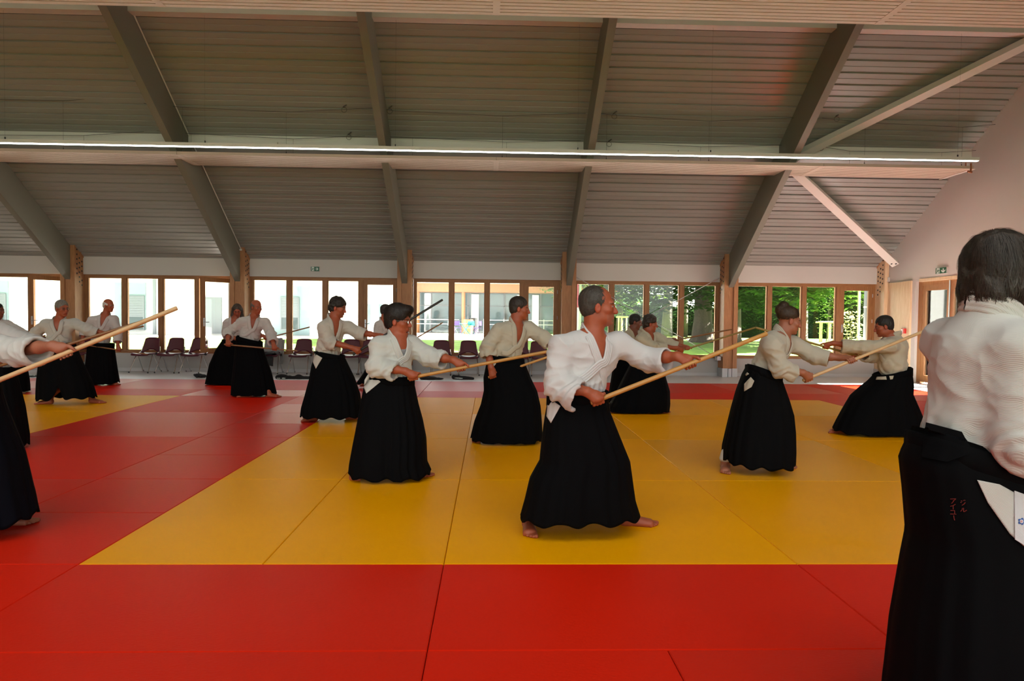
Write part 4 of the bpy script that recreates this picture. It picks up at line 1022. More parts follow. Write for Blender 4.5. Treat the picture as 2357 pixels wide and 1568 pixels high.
P_(label='navy trousered figure cut by the frame, bare forearm thrusting a long pale staff', Y=4.3, h=.0042,
   head=(-75, 700, 0, 0, 0, 1.0), neck=(-82, 765, 0), waist=(-78, 884, 0), sR=(-140, 795, -.12), sL=(-36, 785, .06), eR=(-135, 880, -.15), eL=(36, 806, .0),
   gR=(-62, 899, CAMW, DOWN), gL=(146, 812, (0, .5, 1), (0, -.4, -1)), staff=(-95, 913, -.35, 408, 709, .0, .0142, 'tan'), stlabel='long pale staff thrust out over the red lane by the bare forearm',
   hak=[(-142, 880, -14, 880), (-152, 945, 2, 945), (-166, 1006, 23, 1006), (-180, 1048, 38, 1048), (-200, 1128, 52, 1128), (-215, 1180, 66, 1190)], hdep=(.13, .26), navy=True,
   feet=[(-190, 1235, -70, .25), (87, 1205, 12, .26)], hair='short', haircol=(.03, .02, .015), gi=(0.55, 0.52, 0.49), slR=.7, slL=.60, cuff=.088, skin=(0.331, 0.110, 0.060))
P_(label='white sleeved figure at the frame edge with a hand on a darker staff', Y=7.1,
   head=(-48, 692, 0, 0, 0, 1.0), neck=(-45, 735, 0), waist=(-20, 838, 0), sR=(-75, 760, -.1), sL=(-2, 756, .1), eR=(-60, 805, -.15), eL=(50, 778, .05),
   gR=(-10, 846, CAMW, DOWN), gL=(124, 806, (0, .4, 1), (0, -.4, -1)), staff=(-25, 850, -.1, 330, 739, .05, .0140, 'brown'), stlabel='darker brown staff lying just behind the long pale staff',
   hak=[(-60, 838, 26, 845), (-70, 880, 37, 880), (-80, 937, 50, 937), (-90, 1000, 59, 1000), (-92, 1024, 60, 1024)], hdep=(.13, .25),
   feet=[(-70, 1040, -70, .25), (50, 1034, -10, .25)], hair='short', haircol=(.03, .02, .015), gi=(0.52, 0.49, 0.47), slL=.66, cuff=.08)
P_(label='dark haired figure half out of the frame behind two white sleeves', Y=12.1,
   head=(-5, 716, 0, -10, -2, 1.0), neck=(-8, 739, 0), waist=(-2, 792, 0), sR=(-30, 752, -.05), sL=(16, 746, .08), eR=(-34, 775, -.1), eL=(44, 763, .05),
   gR=(0, 800, CAMW, DOWN), gL=(72, 782, (0, .4, 1), (0, -.4, -1)), staff=(-8, 803, -.1, 105, 772, .05, .0135, 'brown'), stlabel='short visible staff between the white sleeves at the frame edge',
   hak=[(-30, 790, 28, 792), (-36, 834, 55, 834), (-38, 870, 60, 870), (-40, 903, 61, 903)], hdep=(.13, .25),
   feet=[(-30, 912, -70, .25), (55, 908, -10, .25)], hair='bun', haircol=(.015, .012, .010), gi=(0.52, 0.49, 0.47), skin=(0.180, 0.055, 0.030))
P_(label='grey-haired man with glasses on the far yellow mat, trouser legs parted', Y=10.6,
   head=(143, 711, 0, -30, -3, 1.0), neck=(136, 737, .0), waist=(136, 786, 0), sR=(106, 745, -.04), sL=(172, 743, .04), eR=(80, 768, .05), eL=(200, 757, -.1),
   gR=(100, 803, CAMW, DOWN), gL=(238, 772, (0, .4, 1), (0, -.4, -1)), staff=(88, 806, .0, 330, 751, -.15, .0135, 'brown'), stlabel='staff of the grey-haired man with glasses, mostly hidden by two nearer staffs',
   hak=[(106, 788, 169, 789), (92, 834, 188, 834), (87, 880, 210, 880), (86, 920, 221, 914)], hdep=(.13, .24), crease=.22, sag=.0, split=.17,
   feet=[(80, 931, 195, .24), (241, 929, -12, .26)], hair='short', haircol=(.16, .14, .12), brow=(.1, .09, .08), glasses=True, gi=(0.49, 0.47, 0.43), slL=.75, V=(0.02, .35))
P_(label='white-haired balding man by the windows, staff held low across his thighs', Y=13.5,
   head=(250, 704, 0, -15, -6, 1.0), neck=(242, 727, .0), waist=(231, 783, 0), sR=(214, 736, -.04), sL=(263, 734, .04), eR=(195, 760, -.05), eL=(270, 762, -.02),
   gR=(190, 793, CAMW, DOWN), gL=(274, 803, CAMW, DOWN), staff=(168, 790, -.15, 340, 816, -.1, .0125, 'brown'), stlabel='thin brown staff held low by the white-haired balding man',
   hak=[(203, 788, 261, 790), (200, 832, 265, 832), (199, 860, 268, 860), (199, 880, 271, 880)], hdep=(.13, .2),
   feet=[(218, 886, -60, .24), (274, 887, -20, .25)], hair='balding', haircol=(.55, .53, .5), brow=(.4, .38, .35), gi=(0.53, 0.49, 0.47), slR=.6, slL=.72, V=(0.0, .45))
P_(label='bald man leaning forward on the red lane, staff held level at hip height', Y=11.8,
   head=(590, 708, 0, -38, -10, 1.0), neck=(585, 731, .0), waist=(574, 777, 0), sR=(559, 741, -.04), sL=(611, 741, .04), eR=(526, 764, .0), eL=(624, 768, -.04),
   gR=(526, 794, CAMW, DOWN), gL=(632, 804, CAMW, DOWN), staff=(516, 793, -.30, 684, 808, -.30, .0125, 'brown'), stlabel='brown staff held level by the bald leaning man',
   hak=[(547, 772, 601, 786), (542, 805, 606, 805), (537, 856, 624, 856), (534, 885, 631, 885), (533, 907, 636, 907)], hdep=(.14, .22), sag=.02,
   feet=[(544, 915, 200, .24), (646, 915, -10, .26)], hair='balding', haircol=(.10, .08, .07), brow=(.1, .08, .07), gi=(0.53, 0.48, 0.45), slR=.52, slL=.72, V=(0.02, .35))
P_(label='long-haired bearded man with glasses stooping behind the bald man', Y=13.7,
   head=(546, 716, 0, -70, -16, 1.0), neck=(541, 733, .0), waist=(535, 779, 0), sR=(524, 742, -.02), sL=(565, 743, .02), eR=(520, 766, .0), eL=(585, 770, -.04),
   gR=(560, 792, CAMW, DOWN), gL=(612, 775, CAMW, DOWN), staff=(548, 796, -.15, 713, 753, -.1, .0130, 'brown'), stlabel='staff rising behind the bald man from the long-haired man',
   hak=[(515, 780, 556, 784), (498, 805, 562, 805), (484, 838, 568, 838), (478, 865, 572, 865), (473, 886, 575, 886)], hdep=(.14, .22), sag=.0,
   feet=[(510, 883, 100, .2), (575, 890, -20, .25)], hair='long', haircol=(.05, .035, .025), brow=(.02, .015, .01), glasses=True, stubble=(.04, .03, .02), gi=(0.53, 0.49, 0.47), slR=.6, slL=.6, V=(0.0, .4))
P_(label='curly-haired man with bare forearms and a staff nearly black in shade', Y=9.05,
   head=(778, 709, 0, -12, -12, 1.0), neck=(768, 735, .0), waist=(755, 808, 0), sR=(747, 752, -.09), sL=(802, 751, .09), eR=(760, 787, -.14), eL=(824, 765, .05),
   gR=(824, 809, CAMW, DOWN), gL=(878, 777, (0, .4, 1), (0, -.4, -1)), staff=(812, 817, -.12, 1019, 690, .05, .0155, 'black'), stlabel='staff nearly black in shade, rising past the face of the person with glasses',
   hak=[(728, 806, 790, 818), (718, 843, 802, 843), (714, 871, 815, 871), (705, 907, 827, 907), (697, 935, 831, 935), (694, 955, 832, 955)], hdep=(.14, .27), sag=.02,
   feet=[(690, 971, 215, .24), (836, 966, -10, .25)], hair='curly', haircol=(.022, .015, .011), stubble=(.05, .035, .025), gi=(0.51, 0.46, 0.39), slR=.30, slL=.42, cuff=.078, V=(0.01, .35),
   slits=[[(724, 814), (742, 824), (727, 849), (720, 833)]])
P_(label='man mostly hidden behind the person with glasses, badge on his sleeve', Y=13.3,
   head=(889, 717, 0, -8, -4, 1.0), neck=(884, 738, .0), waist=(882, 795, 0), sR=(871, 748, -.06), sL=(905, 746, .06), eR=(868, 772, -.1), eL=(925, 765, .0),
   gR=(912, 805, CAMW, DOWN), gL=(952, 782, (0, .4, 1), (0, -.4, -1)), staff=(902, 811, -.1, 1019, 743, -.05, .0125, 'brown'), stlabel='brown staff below the nearly black one, against the window',
   hak=[(858, 800, 906, 800), (850, 830, 915, 830), (838, 858, 920, 858), (821, 883, 925, 883)], hdep=(.14, .22), sag=.0,
   feet=[(826, 889, 215, .24), (925, 888, -10, .25)], hair='short', haircol=(.03, .022, .018), gi=(0.52, 0.48, 0.45))
P_(label='short-haired man in cream jacket beside the tree-side window, behind the curly-haired woman', Y=11.2,
   head=(1463, 742, 0, -20, -12, .98), neck=(1456, 762, .0), waist=(1446, 815, 0), sR=(1440, 775, -.06), sL=(1475, 770, .06), eR=(1462, 800, -.1), eL=(1506, 782, .0),
   gR=(1528, 787, CAMW, DOWN), gL=(1551, 779, (0, .4, 1), (0, -.4, -1)), staff=(1515, 791, -.1, 1685, 758, -.05, .0130, 'brown'), stlabel='brown staff held by the man behind the curly-haired woman',
   hak=[(1420, 812, 1472, 812), (1411, 845, 1485, 850), (1402, 900, 1495, 900), (1396, 935, 1500, 935)], hdep=(.14, .25),
   feet=[(1400, 944, 215, .24), (1505, 941, -10, .25)], hair='short', haircol=(.010, .008, .007), skin=(0.187, 0.061, 0.033), gi=(0.49, 0.43, 0.31), slL=.75, V=(0, .5))
P_(label='curly-haired woman in cream jacket crouching low over her staff', Y=10.1,
   head=(1497, 746, 0, -6, -6, .96), neck=(1489, 766, .0), waist=(1486, 822, 0), sR=(1477, 780, -.1), sL=(1511, 775, .1), eR=(1502, 797, -.14), eL=(1536, 788, .06),
   gR=(1566, 807, CAMW, DOWN), gL=(1582, 802, (0, .4, 1), (0, -.4, -1)), staff=(1552, 812, -.05, 1739, 754, -.05, .0135, 'olive'), stlabel='olive staff held by the curly-haired woman, tip meeting another staff',
   hak=[(1461, 820, 1514, 822), (1440, 860, 1529, 860), (1418, 905, 1540, 900), (1402, 935, 1540, 930), (1397, 946, 1538, 946)], hdep=(.15, .28), sag=.01,
   feet=[(1398, 951, 215, .23), (1545, 951, -5, .23)], hair='curly', haircol=(.028, .016, .010), gi=(0.51, 0.45, 0.33), slR=.55, slL=.7, cuff=.07, wd=.16, V=(0, .5))
for S_ in PEOPLE: person(S_)
# ---- embroidery, flower crest and back board of the nearest figure
def F_():
    for S in PEOPLE:
        if S.get('koshi') and '_root' in S: return S
S = F_()
if S:
    root = S['_root']; bvh = S['_bvh']; q = lambda x, y: (2170 + x/10.455, 1120 + y/10.455)
    def on(px, py, lift=0.004):
        d = ray(px, py); d = d/np.linalg.norm(d); h = bvh.ray_cast(Vector(CAM), Vector(d))
        return np.array(h[0]) - d*lift if h[0] is not None else CAM + d*(S['Y']/d[1])
    strokes = [[(180, 303), (248, 300), (315, 298), (285, 326), (255, 348)], [(256, 332), (250, 370), (210, 410)], [(302, 430), (250, 462), (182, 478)], [(248, 462), (250, 505), (250, 550)],
               [(185, 580), (285, 580), (285, 655)], [(180, 662), (325, 668)], [(262, 700), (270, 760), (285, 815)], [(440, 342), (468, 362)], [(425, 378), (452, 394)], [(540, 385), (510, 425), (460, 455)],
               [(492, 330), (505, 348)], [(520, 325), (535, 343)], [(470, 520), (465, 562), (430, 602)], [(500, 515), (502, 612), (540, 598), (578, 568)]]
    REDTH = mat('red_thread', (0.17, 0.010, 0.006), 0.7)
    mb = MB()
    for st_ in strokes:
        pts = []
        for a, b in zip(st_[:-1], st_[1:]):
            for t in np.linspace(0, 1, 4, endpoint=False): pts.append(on(*q(a[0] + (b[0] - a[0])*t, a[1] + (b[1] - a[1])*t)))
        pts.append(on(*q(*st_[-1]))); mb.tube(pts, 0.0011, 5)
    mb.build('embroidery', REDTH, root, kind='stuff')['label'] = 'small red embroidered katakana characters'
    def patch(name, poly, m, lift, th=0.003):
        pts, fs = patch_on(bvh, poly, S['Y'], lift); off = world_loc(root)
        me = bpy.data.meshes.new(name); me.from_pydata([tuple(p - off) for p in pts], [], fs)
        o = link(name, me, m, root); md = o.modifiers.new('thickness', 'SOLIDIFY'); md.thickness = th; md.offset = 0; return o
    patch('back_board', [(2131, 972), (2214, 994), (2240, 1042), (2180, 1064), (2122, 1052)], HAKM, 0.009, 0.004)
    lab = patch('white_label', [(2335, 1130), (2364, 1140), (2364, 1262), (2352, 1252), (2336, 1242)], gi_mat((.6, .58, .6), 1), 0.012)
    cx, cy = 2351.3, 1200.5; ring = []
    for k in range(40):
        a = 2*math.pi*k/40; r = 7.2 + 1.3*math.cos(5*a); ring.append((cx + r*math.cos(a), cy + r*math.sin(a)))
    patch('flower_crest', ring, mat('crest_blue', (0.03, 0.09, 0.32), 0.6), 0.016, 0.001)
    patch('flower_crest', [(cx + 4.2*math.cos(2*math.pi*k/20), cy + 4.2*math.sin(2*math.pi*k/20)) for k in range(20)], mat('crest_white', (0.7, 0.7, 0.75), 0.6), 0.0185, 0.001)
    patch('flower_crest', [(cx + 2.6*math.cos(2*math.pi*k/16), cy + 2.6*math.sin(2*math.pi*k/16)) for k in range(16)], mat('crest_pink', (0.55, 0.30, 0.33), 0.6), 0.0205, 0.001)
for S in PEOPLE:
    if S.get('trouser') and '_root' in S:      # white trouser hem showing under the hakama
        c = onZ(S['feet'][0][0], S['feet'][0][1], 0); d = math.radians(S['feet'][0][2]); c = c - np.array([math.cos(d), math.sin(d), 0])*0.19
        MB().tube([c + np.array([0, 0, .085]), c + np.array([0, 0, .10]), c + np.array([0.01, 0, .135]), c + np.array([0.03, 0, .22])], [0.046, 0.055, 0.056, 0.05], 20).build('trouser_hem', gi_mat((.55, .53, .5), 0), S['_root'], smooth=True)

# ================================================================== THINGS HUNG FROM THE ROOF
LAMPW = mat('lamp_diffuser', (0.9, 0.9, 0.9), 0.5, emit=((1.0, 0.96, 0.88), 3.5))
SLATM = mat('baffle_board', (0.56, 0.45, 0.35), 0.6)
LY, LZ, LX = 11.9, 4.245, 8.52
lb = thing('ceiling_light', 'long slim light bar hanging before the slatted ceiling panel', 'light', (XL + 0.5, LY, LZ))
MB().box((XL + 0.5, LY - 0.032, LZ - 0.024), (LX, LY + 0.032, LZ + 0.034)).build('housing', PALEBEAM, lb)
MB().box((XL + 0.52, LY - 0.028, LZ - 0.034), (LX - 0.015, LY + 0.028, LZ - 0.024)).build('diffuser', LAMPW, lb)
for px in (12, 472, 910, 1330, 1636, 2205):
    p = onY(px, 340, LY); MB().box((p[0] - 0.06, LY - 0.008, LZ + 0.034), (p[0] + 0.06, LY + 0.008, LZ + 0.040)).box((p[0] - 0.008, LY - 0.008, LZ + 0.040), (p[0] + 0.008, LY + 0.008, LZ + 0.075)).build('hanger_clip', DARK, lb)
    MB().tube([(p[0], LY, LZ + 0.07), (p[0], LY, zc(LY) - 0.02)], 0.001, 4).build('hanger_wire', DARK, lb)
def baffle(label, y0, y1, z, xs, pitch):
    o = thing('ceiling_panel', label, 'ceiling panel', (xs[0], (y0 + y1)/2, z))
    n = int(round((y1 - y0)/pitch))
    for a, b in zip(xs[:-1], xs[1:]):
        mb = MB()
        for k in range(n):
            ya = y0 + k*pitch
            mb.prism([(ya, z), (ya + pitch*0.80, z), (ya + pitch*0.80, z + 0.028), (ya + pitch*0.40, z + 0.034), (ya, z + 0.028)], 0, a + 0.012, b - 0.012)
        mb.build('slats', SLATM, o, kind='stuff')
        MB().box((a, y0 + 0.01, z + 0.034), (b, y1 - 0.02, z + 0.05)).build('backing_board', SLATM, o)
        MB().box((a + 0.005, y0 - 0.012, z - 0.002), (b - 0.005, y0 - 0.002, z + 0.055)).build('edge_strip', SLATM, o)
        MB().box((b - 0.05, y0, z - 0.004), (b + 0.05, y1 - 0.02, z + 0.001)).build('joint_cover', SLATM, o)
    return o
xj = lambda px, py, Y: float(onY(px, py, Y)[0])
lp = baffle('slatted ceiling panel hanging behind the light bar, far row', 13.37, 14.33, 4.415, [XL + 0.5, xj(-300, 350, 13.8), xj(430, 358, 13.8), xj(1142, 368, 13.8), xj(1872, 385, 13.8), 9.48], 0.096)
MB().box((9.44, 13.42, 4.40), (9.48, 14.36, 4.413)).build('end_strip', PALEBEAM, lp)
MB().tube([(9.42, 13.36, 4.52), (9.42, 13.36, 4.36)], 0.018, 8).tube([(9.36, 13.36, 4.36), (9.44, 13.36, 4.345)], 0.022, 8).tube([(9.30, 13.34, 4.52), (9.30, 13.34, 4.46)], 0.012, 8).build('pipe_end', mat('copper', (0.35, 0.12, 0.05), 0.45, 0.6), lp)
ZU = float(onY(1300, 40, 9.75)[2])
baffle('slatted ceiling panel hanging overhead, near row', 8.45, 9.75, ZU, [XL + 0.5, xj(-500, 0, 9.2), xj(330, 0, 9.2), xj(1143, 20, 9.2), xj(2070, 40, 9.2), 9.48], 0.10)
CABLE = mat('steel_cable', (0.10, 0.09, 0.08), 0.5, 0.4)
def cable(label, pts, Y, drops, zd, loop=None):
    o = thing('suspension_cable', label, 'cable', tuple(onY(pts[0][0], pts[0][1], Y)))
    MB().tube([onY(x, y_, Y) for x, y_ in pts], 0.0045, 5).build('main_wire', CABLE, o)
    for x, y_ in drops:
        p = onY(x, y_, Y); MB().tube([p, (p[0], p[1], zd)], 0.0022, 4).build('drop_wire', CABLE, o)
        MB().tube([(p[0], p[1], zd + 0.06), (p[0], p[1], zd)], 0.009, 5).build('wire_clamp', CABLE, o)
    if loop:
        c = onY(loop[0], loop[1], Y); MB().tube([c + np.array([0.05*math.cos(a), 0, 0.05*math.sin(a)]) for a in np.linspace(0, 2*math.pi, 13)], 0.004, 4, cap=False).tube([c + np.array([-0.02, 0, .05]), c + np.array([0.05, 0, .10])], 0.012, 5).build('wire_coil', CABLE, o)
    return o
UP = [([(0, 229), (145, 232), (296, 222)], [(145, 232)], None, 'second bay from the left edge'), ([(331, 238), (420, 247), (659, 258), (858, 249)], [(420, 247), (659, 258)], (792, 253), 'bay over the left exit sign'),
      ([(868, 249), (905, 255), (1157, 267), (1348, 261)], [(1157, 267)], (897, 256), 'bay over the garden table'), ([(1376, 261), (1410, 265), (1633, 279), (1858, 270)], [(1397, 264), (1633, 279)], (1414, 268), 'bay with the crossed brace rods'),
      ([(1892, 272), (1992, 282), (2216, 293), (2341, 282)], [(1992, 282), (2216, 293)], (1926, 274), 'bay beside the gable wall')]
for pts, dr_, lp_, nm in UP: cable('upper sagging steel cable with drop wires, ' + nm, pts, 13.45, dr_, 4.46, lp_)
LO = [([(0, 311), (193, 312), (331, 303)], [(193, 312)], None, 'second bay from the left edge'), ([(361, 301), (440, 308), (675, 320), (840, 313)], [(440, 308), (675, 320)], (803, 316), 'bay over the left exit sign'),
      ([(878, 314), (1166, 327), (1337, 324)], [(950, 318), (1166, 327)], None, 'bay over the garden table'), ([(1376, 326), (1613, 338), (1812, 334)], [(1613, 338)], (1402, 332), 'bay with the crossed brace rods'),
      ([(1868, 334), (1956, 348), (2168, 351), (2292, 344)], [(1956, 348), (2168, 351)], (1890, 341), 'bay beside the gable wall')]
for pts, dr_, lp_, nm in LO: cable('lower steel cable holding the far slatted panel, ' + nm, pts, 13.98, dr_, 4.46, lp_)
for px, py, nm in ((1572, 350, 'small white emergency light on the roof beam, tree-side bay'), (628, 331, 'small white emergency light on the roof beam, over the left exit sign')):
    p = onY(px, py, 14.08); o = thing('emergency_light', nm, 'light', tuple(p))
    MB().box((p[0] - 0.10, 14.03, p[2] - 0.03), (p[0] + 0.10, 14.10, p[2] + 0.03)).build('housing', PALEBEAM, o); MB().box((p[0] - 0.09, 14.025, p[2] - 0.045), (p[0] + 0.09, 14.09, p[2] - 0.03)).build('diffuser', mat('lamp_small', (0.9, 0.9, 0.9), 0.4), o)
# crossed brace rods in the fourth window bay
for nm, a, b in (('steel brace rod falling to the foot of the timber column behind the honey staff', (1320, 634), (1650, 823)), ('steel brace rod rising to the top of the timber column behind the honey staff', (1330, 818), (1655, 640))):
    A, B_ = onY(a[0], a[1], 17.10 if b[1] > a[1] else 17.14), onY(b[0], b[1], 17.10 if b[1] > a[1] else 17.14)
    o = thing('brace_rod', nm, 'rod', tuple(A)); MB().tube([A, B_], 0.008, 6).build('rod', STEEL, o); t = norm(B_ - A)
    MB().tube([A, A + t*0.16], [0.02, 0.010], 8).build('turnbuckle', STEEL, o); MB().tube([B_ - t*0.16, B_], [0.010, 0.02], 8).build('turnbuckle', STEEL, o)
    if b[1] > a[1]: MB().box((B_[0] - 0.02, 17.0, B_[2] - 0.07), (B_[0] + 0.07, 17.2, B_[2] + 0.03)).build('bracket', STEEL, o)
# exit signs
GREEN = mat('sign_green', (0.012, 0.10, 0.045), 0.4); SIGNW = mat('sign_white', (0.72, 0.80, 0.76), 0.4)
def exit_sign(label, origin, ux, uy, nrm, wd, ht, arrow):
    o = thing('exit_sign', label, 'sign', tuple(origin)); ux, uy, nrm = map(lambda v: np.array(v, float), (ux, uy, nrm)); origin = np.array(origin)
    def plate(name, x0, y0, x1, y1, d0, d1, m):
        c = [origin + ux*x + uy*y_ + nrm*d for d in (d0, d1) for x, y_ in ((x0, y0), (x1, y0), (x1, y1), (x0, y1))]
        MB().add(c, [(3, 2, 1, 0), (4, 5, 6, 7), (0, 1, 5, 4), (1, 2, 6, 5), (2, 3, 7, 6), (3, 0, 4, 7)]).build(name, m, o)
    def poly(name, pts, d, m):
        MB().prism([p for p in pts], 2, 0, 0.002)
        c = [origin + ux*x*wd + uy*y_*ht + nrm*(d + e) for e in (0, 0.002) for x, y_ in pts]; n = len(pts)
        MB().add(c, [tuple(range(n))[::-1], tuple(range(n, 2*n))] + [(i, (i + 1) % n, n + (i + 1) % n, n + i) for i in range(n)]).build(name, m, o)
    plate('casing', -wd/2 - 0.006, -ht/2 - 0.006, wd/2 + 0.006, ht/2 + 0.006, 0, 0.03, WHITE)
    plate('face', -wd/2, -ht/2, wd/2, ht/2, 0.03, 0.033, GREEN)
    plate('doorway', -wd*0.40, -ht*0.44, -wd*0.12, ht*0.44, 0.033, 0.035, SIGNW)
    d = 0.035
    poly('running_figure', [(-.235, .27), (-.20, .32), (-.17, .27), (-.20, .22)], d, GREEN)
    poly('running_figure', [(-.36, .12), (-.30, .20), (-.22, .18), (-.17, .04), (-.10, .06), (-.10, .0), (-.18, -.03), (-.21, .04), (-.24, -.10), (-.18, -.20), (-.15, -.42), (-.19, -.42), (-.22, -.24), (-.28, -.14), (-.32, -.28), (-.42, -.28), (-.42, -.22), (-.35, -.20), (-.30, .02), (-.29, .12), (-.33, .07)], d, GREEN)
    A = [(-.17, -.05), (-.17, .05), (.04, .05), (-.06, .26), (.05, .26), (.20, 0), (.05, -.26), (-.06, -.26), (.04, -.05)]
    if arrow == 'right': pts = [(.20 + x*0.9, y_*1.1) for x, y_ in A]
    else: pts = [(.22 + y_*0.75, -x*1.9) for x, y_ in A]
    poly('arrow', pts, 0.033, SIGNW)
exit_sign('green exit sign with running figure and right arrow on the white band', tuple(onY(726, 619.5, YW - 0.02)), (1, 0, 0), (0, 0, 1), (0, -1, 0), 0.205, 0.115, 'right')
exit_sign('green exit sign with down arrow on the gable wall', tuple(onX(2169, 623, XR)), (0, -1, 0), (0, 0, 1), (-1, 0, 0), 0.36, 0.13, 'down')
p = onX(2046, 644, XR); o = thing('motion_sensor', 'small white sensor in the corner beside the last column', 'sensor', tuple(p))
MB().prism([(p[1] - 0.05, p[2] - 0.06), (p[1] + 0.05, p[2] - 0.06), (p[1] + 0.05, p[2] + 0.05), (p[1], p[2] + 0.07), (p[1] - 0.05, p[2] + 0.05)], 0, XR - 0.05, XR).build('housing', WHITE, o, bevel=0.008); MB().tube([(XR - 0.055, p[1], p[2] - 0.02), (XR - 0.05, p[1], p[2] - 0.02)], 0.03, 12).build('lens', SIGNW, o)
p = onX(2082, 762, XR - 0.045); o = thing('fire_alarm', 'small red and white fire alarm call point on the timber panel', 'alarm', tuple(p))
MB().box((XR - 0.09, p[1] - 0.07, p[2] - 0.06), (XR - 0.045, p[1] + 0.07, p[2] + 0.06)).build('casing', mat('alarm_red', (0.6, 0.02, 0.02), 0.4), o, bevel=0.006); MB().box((XR - 0.094, p[1] + 0.0, p[2] - 0.045), (XR - 0.09, p[1] + 0.06, p[2] + 0.045)).build('glass_plate', SIGNW, o)

# ================================================================== CHAIRS ALONG THE WINDOWS
BURG = mat('burgundy_shell', (0.095, 0.008, 0.022), 0.33, 0, 0.5)
def grid_mesh(name, fn, nu, nv, m, parent, th):
    v = []; f = []
    for i in range(nu + 1):
        for j in range(nv + 1): v.append(fn(-1 + 2*i/nu, j/nv))
    for i in range(nu):
        for j in range(nv): a = i*(nv + 1) + j; f.append((a, a + nv + 1, a + nv + 2, a + 1))
    me = bpy.data.meshes.new(name); me.from_pydata(v, [], f); me.polygons.foreach_set('use_smooth', np.ones(len(me.polygons), dtype=bool))
    o = link(name, me, m, parent); md = o.modifiers.new('thickness', 'SOLIDIFY'); md.thickness = th; md.offset = 0; return o
def make_chair(label):
    t = thing('chair', label, 'chair', (0, 0, 0), 'burgundy chairs along the windows')
    def seat(u, v):
        y_ = -0.24 + 0.44*v; w = 0.235 - 0.02*(2*v - 1)**2; z = 0.452 - 0.018*(1 - u*u)*math.sin(math.pi*v) - 0.035*max(0, 1 - v/0.18)**2 + 0.012*u*u
        return (u*w, y_, z)
    grid_mesh('seat', seat, 12, 10, BURG, t, 0.028)
    def back(u, v):
        zb = 0.475 + 0.070*max(0, 1 - abs(u/0.80)**2.4); zt = 0.835 - 0.03*abs(u)**6 + 0.006*(1 - u*u); z = zb + (zt - zb)*v
        w = 0.235 - 0.055*((z - 0.47)/0.36)
        return (u*w, 0.205 + 0.10*((z - 0.47)/0.36) - 0.030*u*u, z)
    grid_mesh('backrest', back, 16, 8, BURG, t, 0.014)
    for s in (-1, 1):
        MB().tube([(s*0.205, -0.03, 0.445), (s*0.225, -0.15, 0.22), (s*0.245, -0.265, 0.0)], 0.0105, 8).build('leg', CHROME, t, off=(0, 0, 0))
        MB().tube([(s*0.205, 0.0, 0.445), (s*0.22, 0.12, 0.22), (s*0.235, 0.245, 0.0)], 0.0105, 8).build('leg', CHROME, t, off=(0, 0, 0))
        MB().tube([(s*0.205, -0.12, 0.44), (s*0.225, 0.08, 0.45), (s*0.243, 0.195, 0.50), (s*0.225, 0.225, 0.62)], 0.011, 8).build('side_rail', CHROME, t, off=(0, 0, 0))
        MB().tube([(s*0.230, 0.06, 0.452), (s*0.262, 0.06, 0.452)], 0.03, 10).build('link_cap', DARK, t, off=(0, 0, 0))
        for y_ in (-0.265, 0.245): MB().tube([(s*0.244 if y_ < 0 else s*0.235, y_, 0.035), (s*0.246 if y_ < 0 else s*0.236, y_*1.02, 0.0)], 0.0155, 8).build('foot_cap', DARK, t, off=(0, 0, 0))
    return t
CH = [(98, 'burgundy chair behind the grey-haired man with glasses'), (186, 'burgundy chair behind the white-haired balding man'), (335, 'burgundy chair, first of the row of three by the open sash'), (393, 'burgundy chair in the middle of the row of three by the open sash'),
      (448, 'burgundy chair, last of the row of three, next to the open sash'), (622, 'burgundy chair with a grey coat over its back'), (692, 'burgundy chair between the coat chair and the curly-haired man'), (806, 'burgundy chair behind the forearm of the curly-haired man'),
      (850, 'burgundy chair hidden behind the man with the sleeve badge'), (1015, 'burgundy chair under the garden table window, nearer the person with glasses'), (1079, 'burgundy chair under the garden table window, nearer the cream jacket'), (1196, 'burgundy chair half hidden by the cream jacket and two staffs'), (1243, 'burgundy chair by the garden door, beside the bright white sleeve')]
proto = None
for i, (px, lab) in enumerate(CH):
    o = make_chair(lab) if proto is None else copy_tree(proto)
    if proto is None: proto = o
    p = onY(px, 815, 16.92); o.location = (p[0], 16.92, -0.035); o['label'] = lab
    o.rotation_euler = (0, 0, math.radians([4, -3, -9, -7, -6, 2, -4, 3, 0, 2, 4, -3, 5][i]))
cx = float(onY(622, 815, 16.92)[0])
ct = thing('coat', 'grey coat draped over the back of a burgundy chair', 'coat', (cx, 17.1, 0.6), )
COAT = mat('coat_grey', (0.30, 0.29, 0.28), 0.9, bump=('noise', 40, 0.4, 0.01))
def coatf(u, v):
    a = v*2 - 1; z = 0.825 - (abs(a)**1.6)*(0.34 if a < 0 else 0.42) + 0.008*math.sin(u*9 + a*4); y_ = 16.92 + 0.205 + 0.085*math.cos(a*1.2) + 0.045*a - 0.03*u*u + 0.006*math.sin(u*14)
    return (cx + 0.012 + u*(0.205 + 0.02*abs(a)), y_, z - 0.02*u*u)
o = grid_mesh('coat_body', lambda u, v: tuple(np.array(coatf(u, v)) - np.array([cx, 17.1, 0.6])), 18, 20, COAT, ct, 0.02)
grid_mesh('sleeve', lambda u, v: (0.225 + 0.045*u*(1 - 0.3*v) + 0.02*v, 0.06 - 0.16*v + 0.03*math.cos(u*1.5), 0.18 - 0.60*v + 0.01*math.sin(8*v)), 8, 12, COAT, ct, 0.025)
bg_ = thing('bag', 'black cloth bag hanging under the coat chair', 'bag', (cx - 0.05, 16.66, 0.3))
grid_mesh('bag_body', lambda u, v: (u*0.20 + 0.0*v, -0.02 + 0.02*math.cos(u*2) + 0.01*math.sin(v*5), 0.10 - (0.19 + 0.05*u)*v), 12, 8, BLACK, bg_, 0.05)
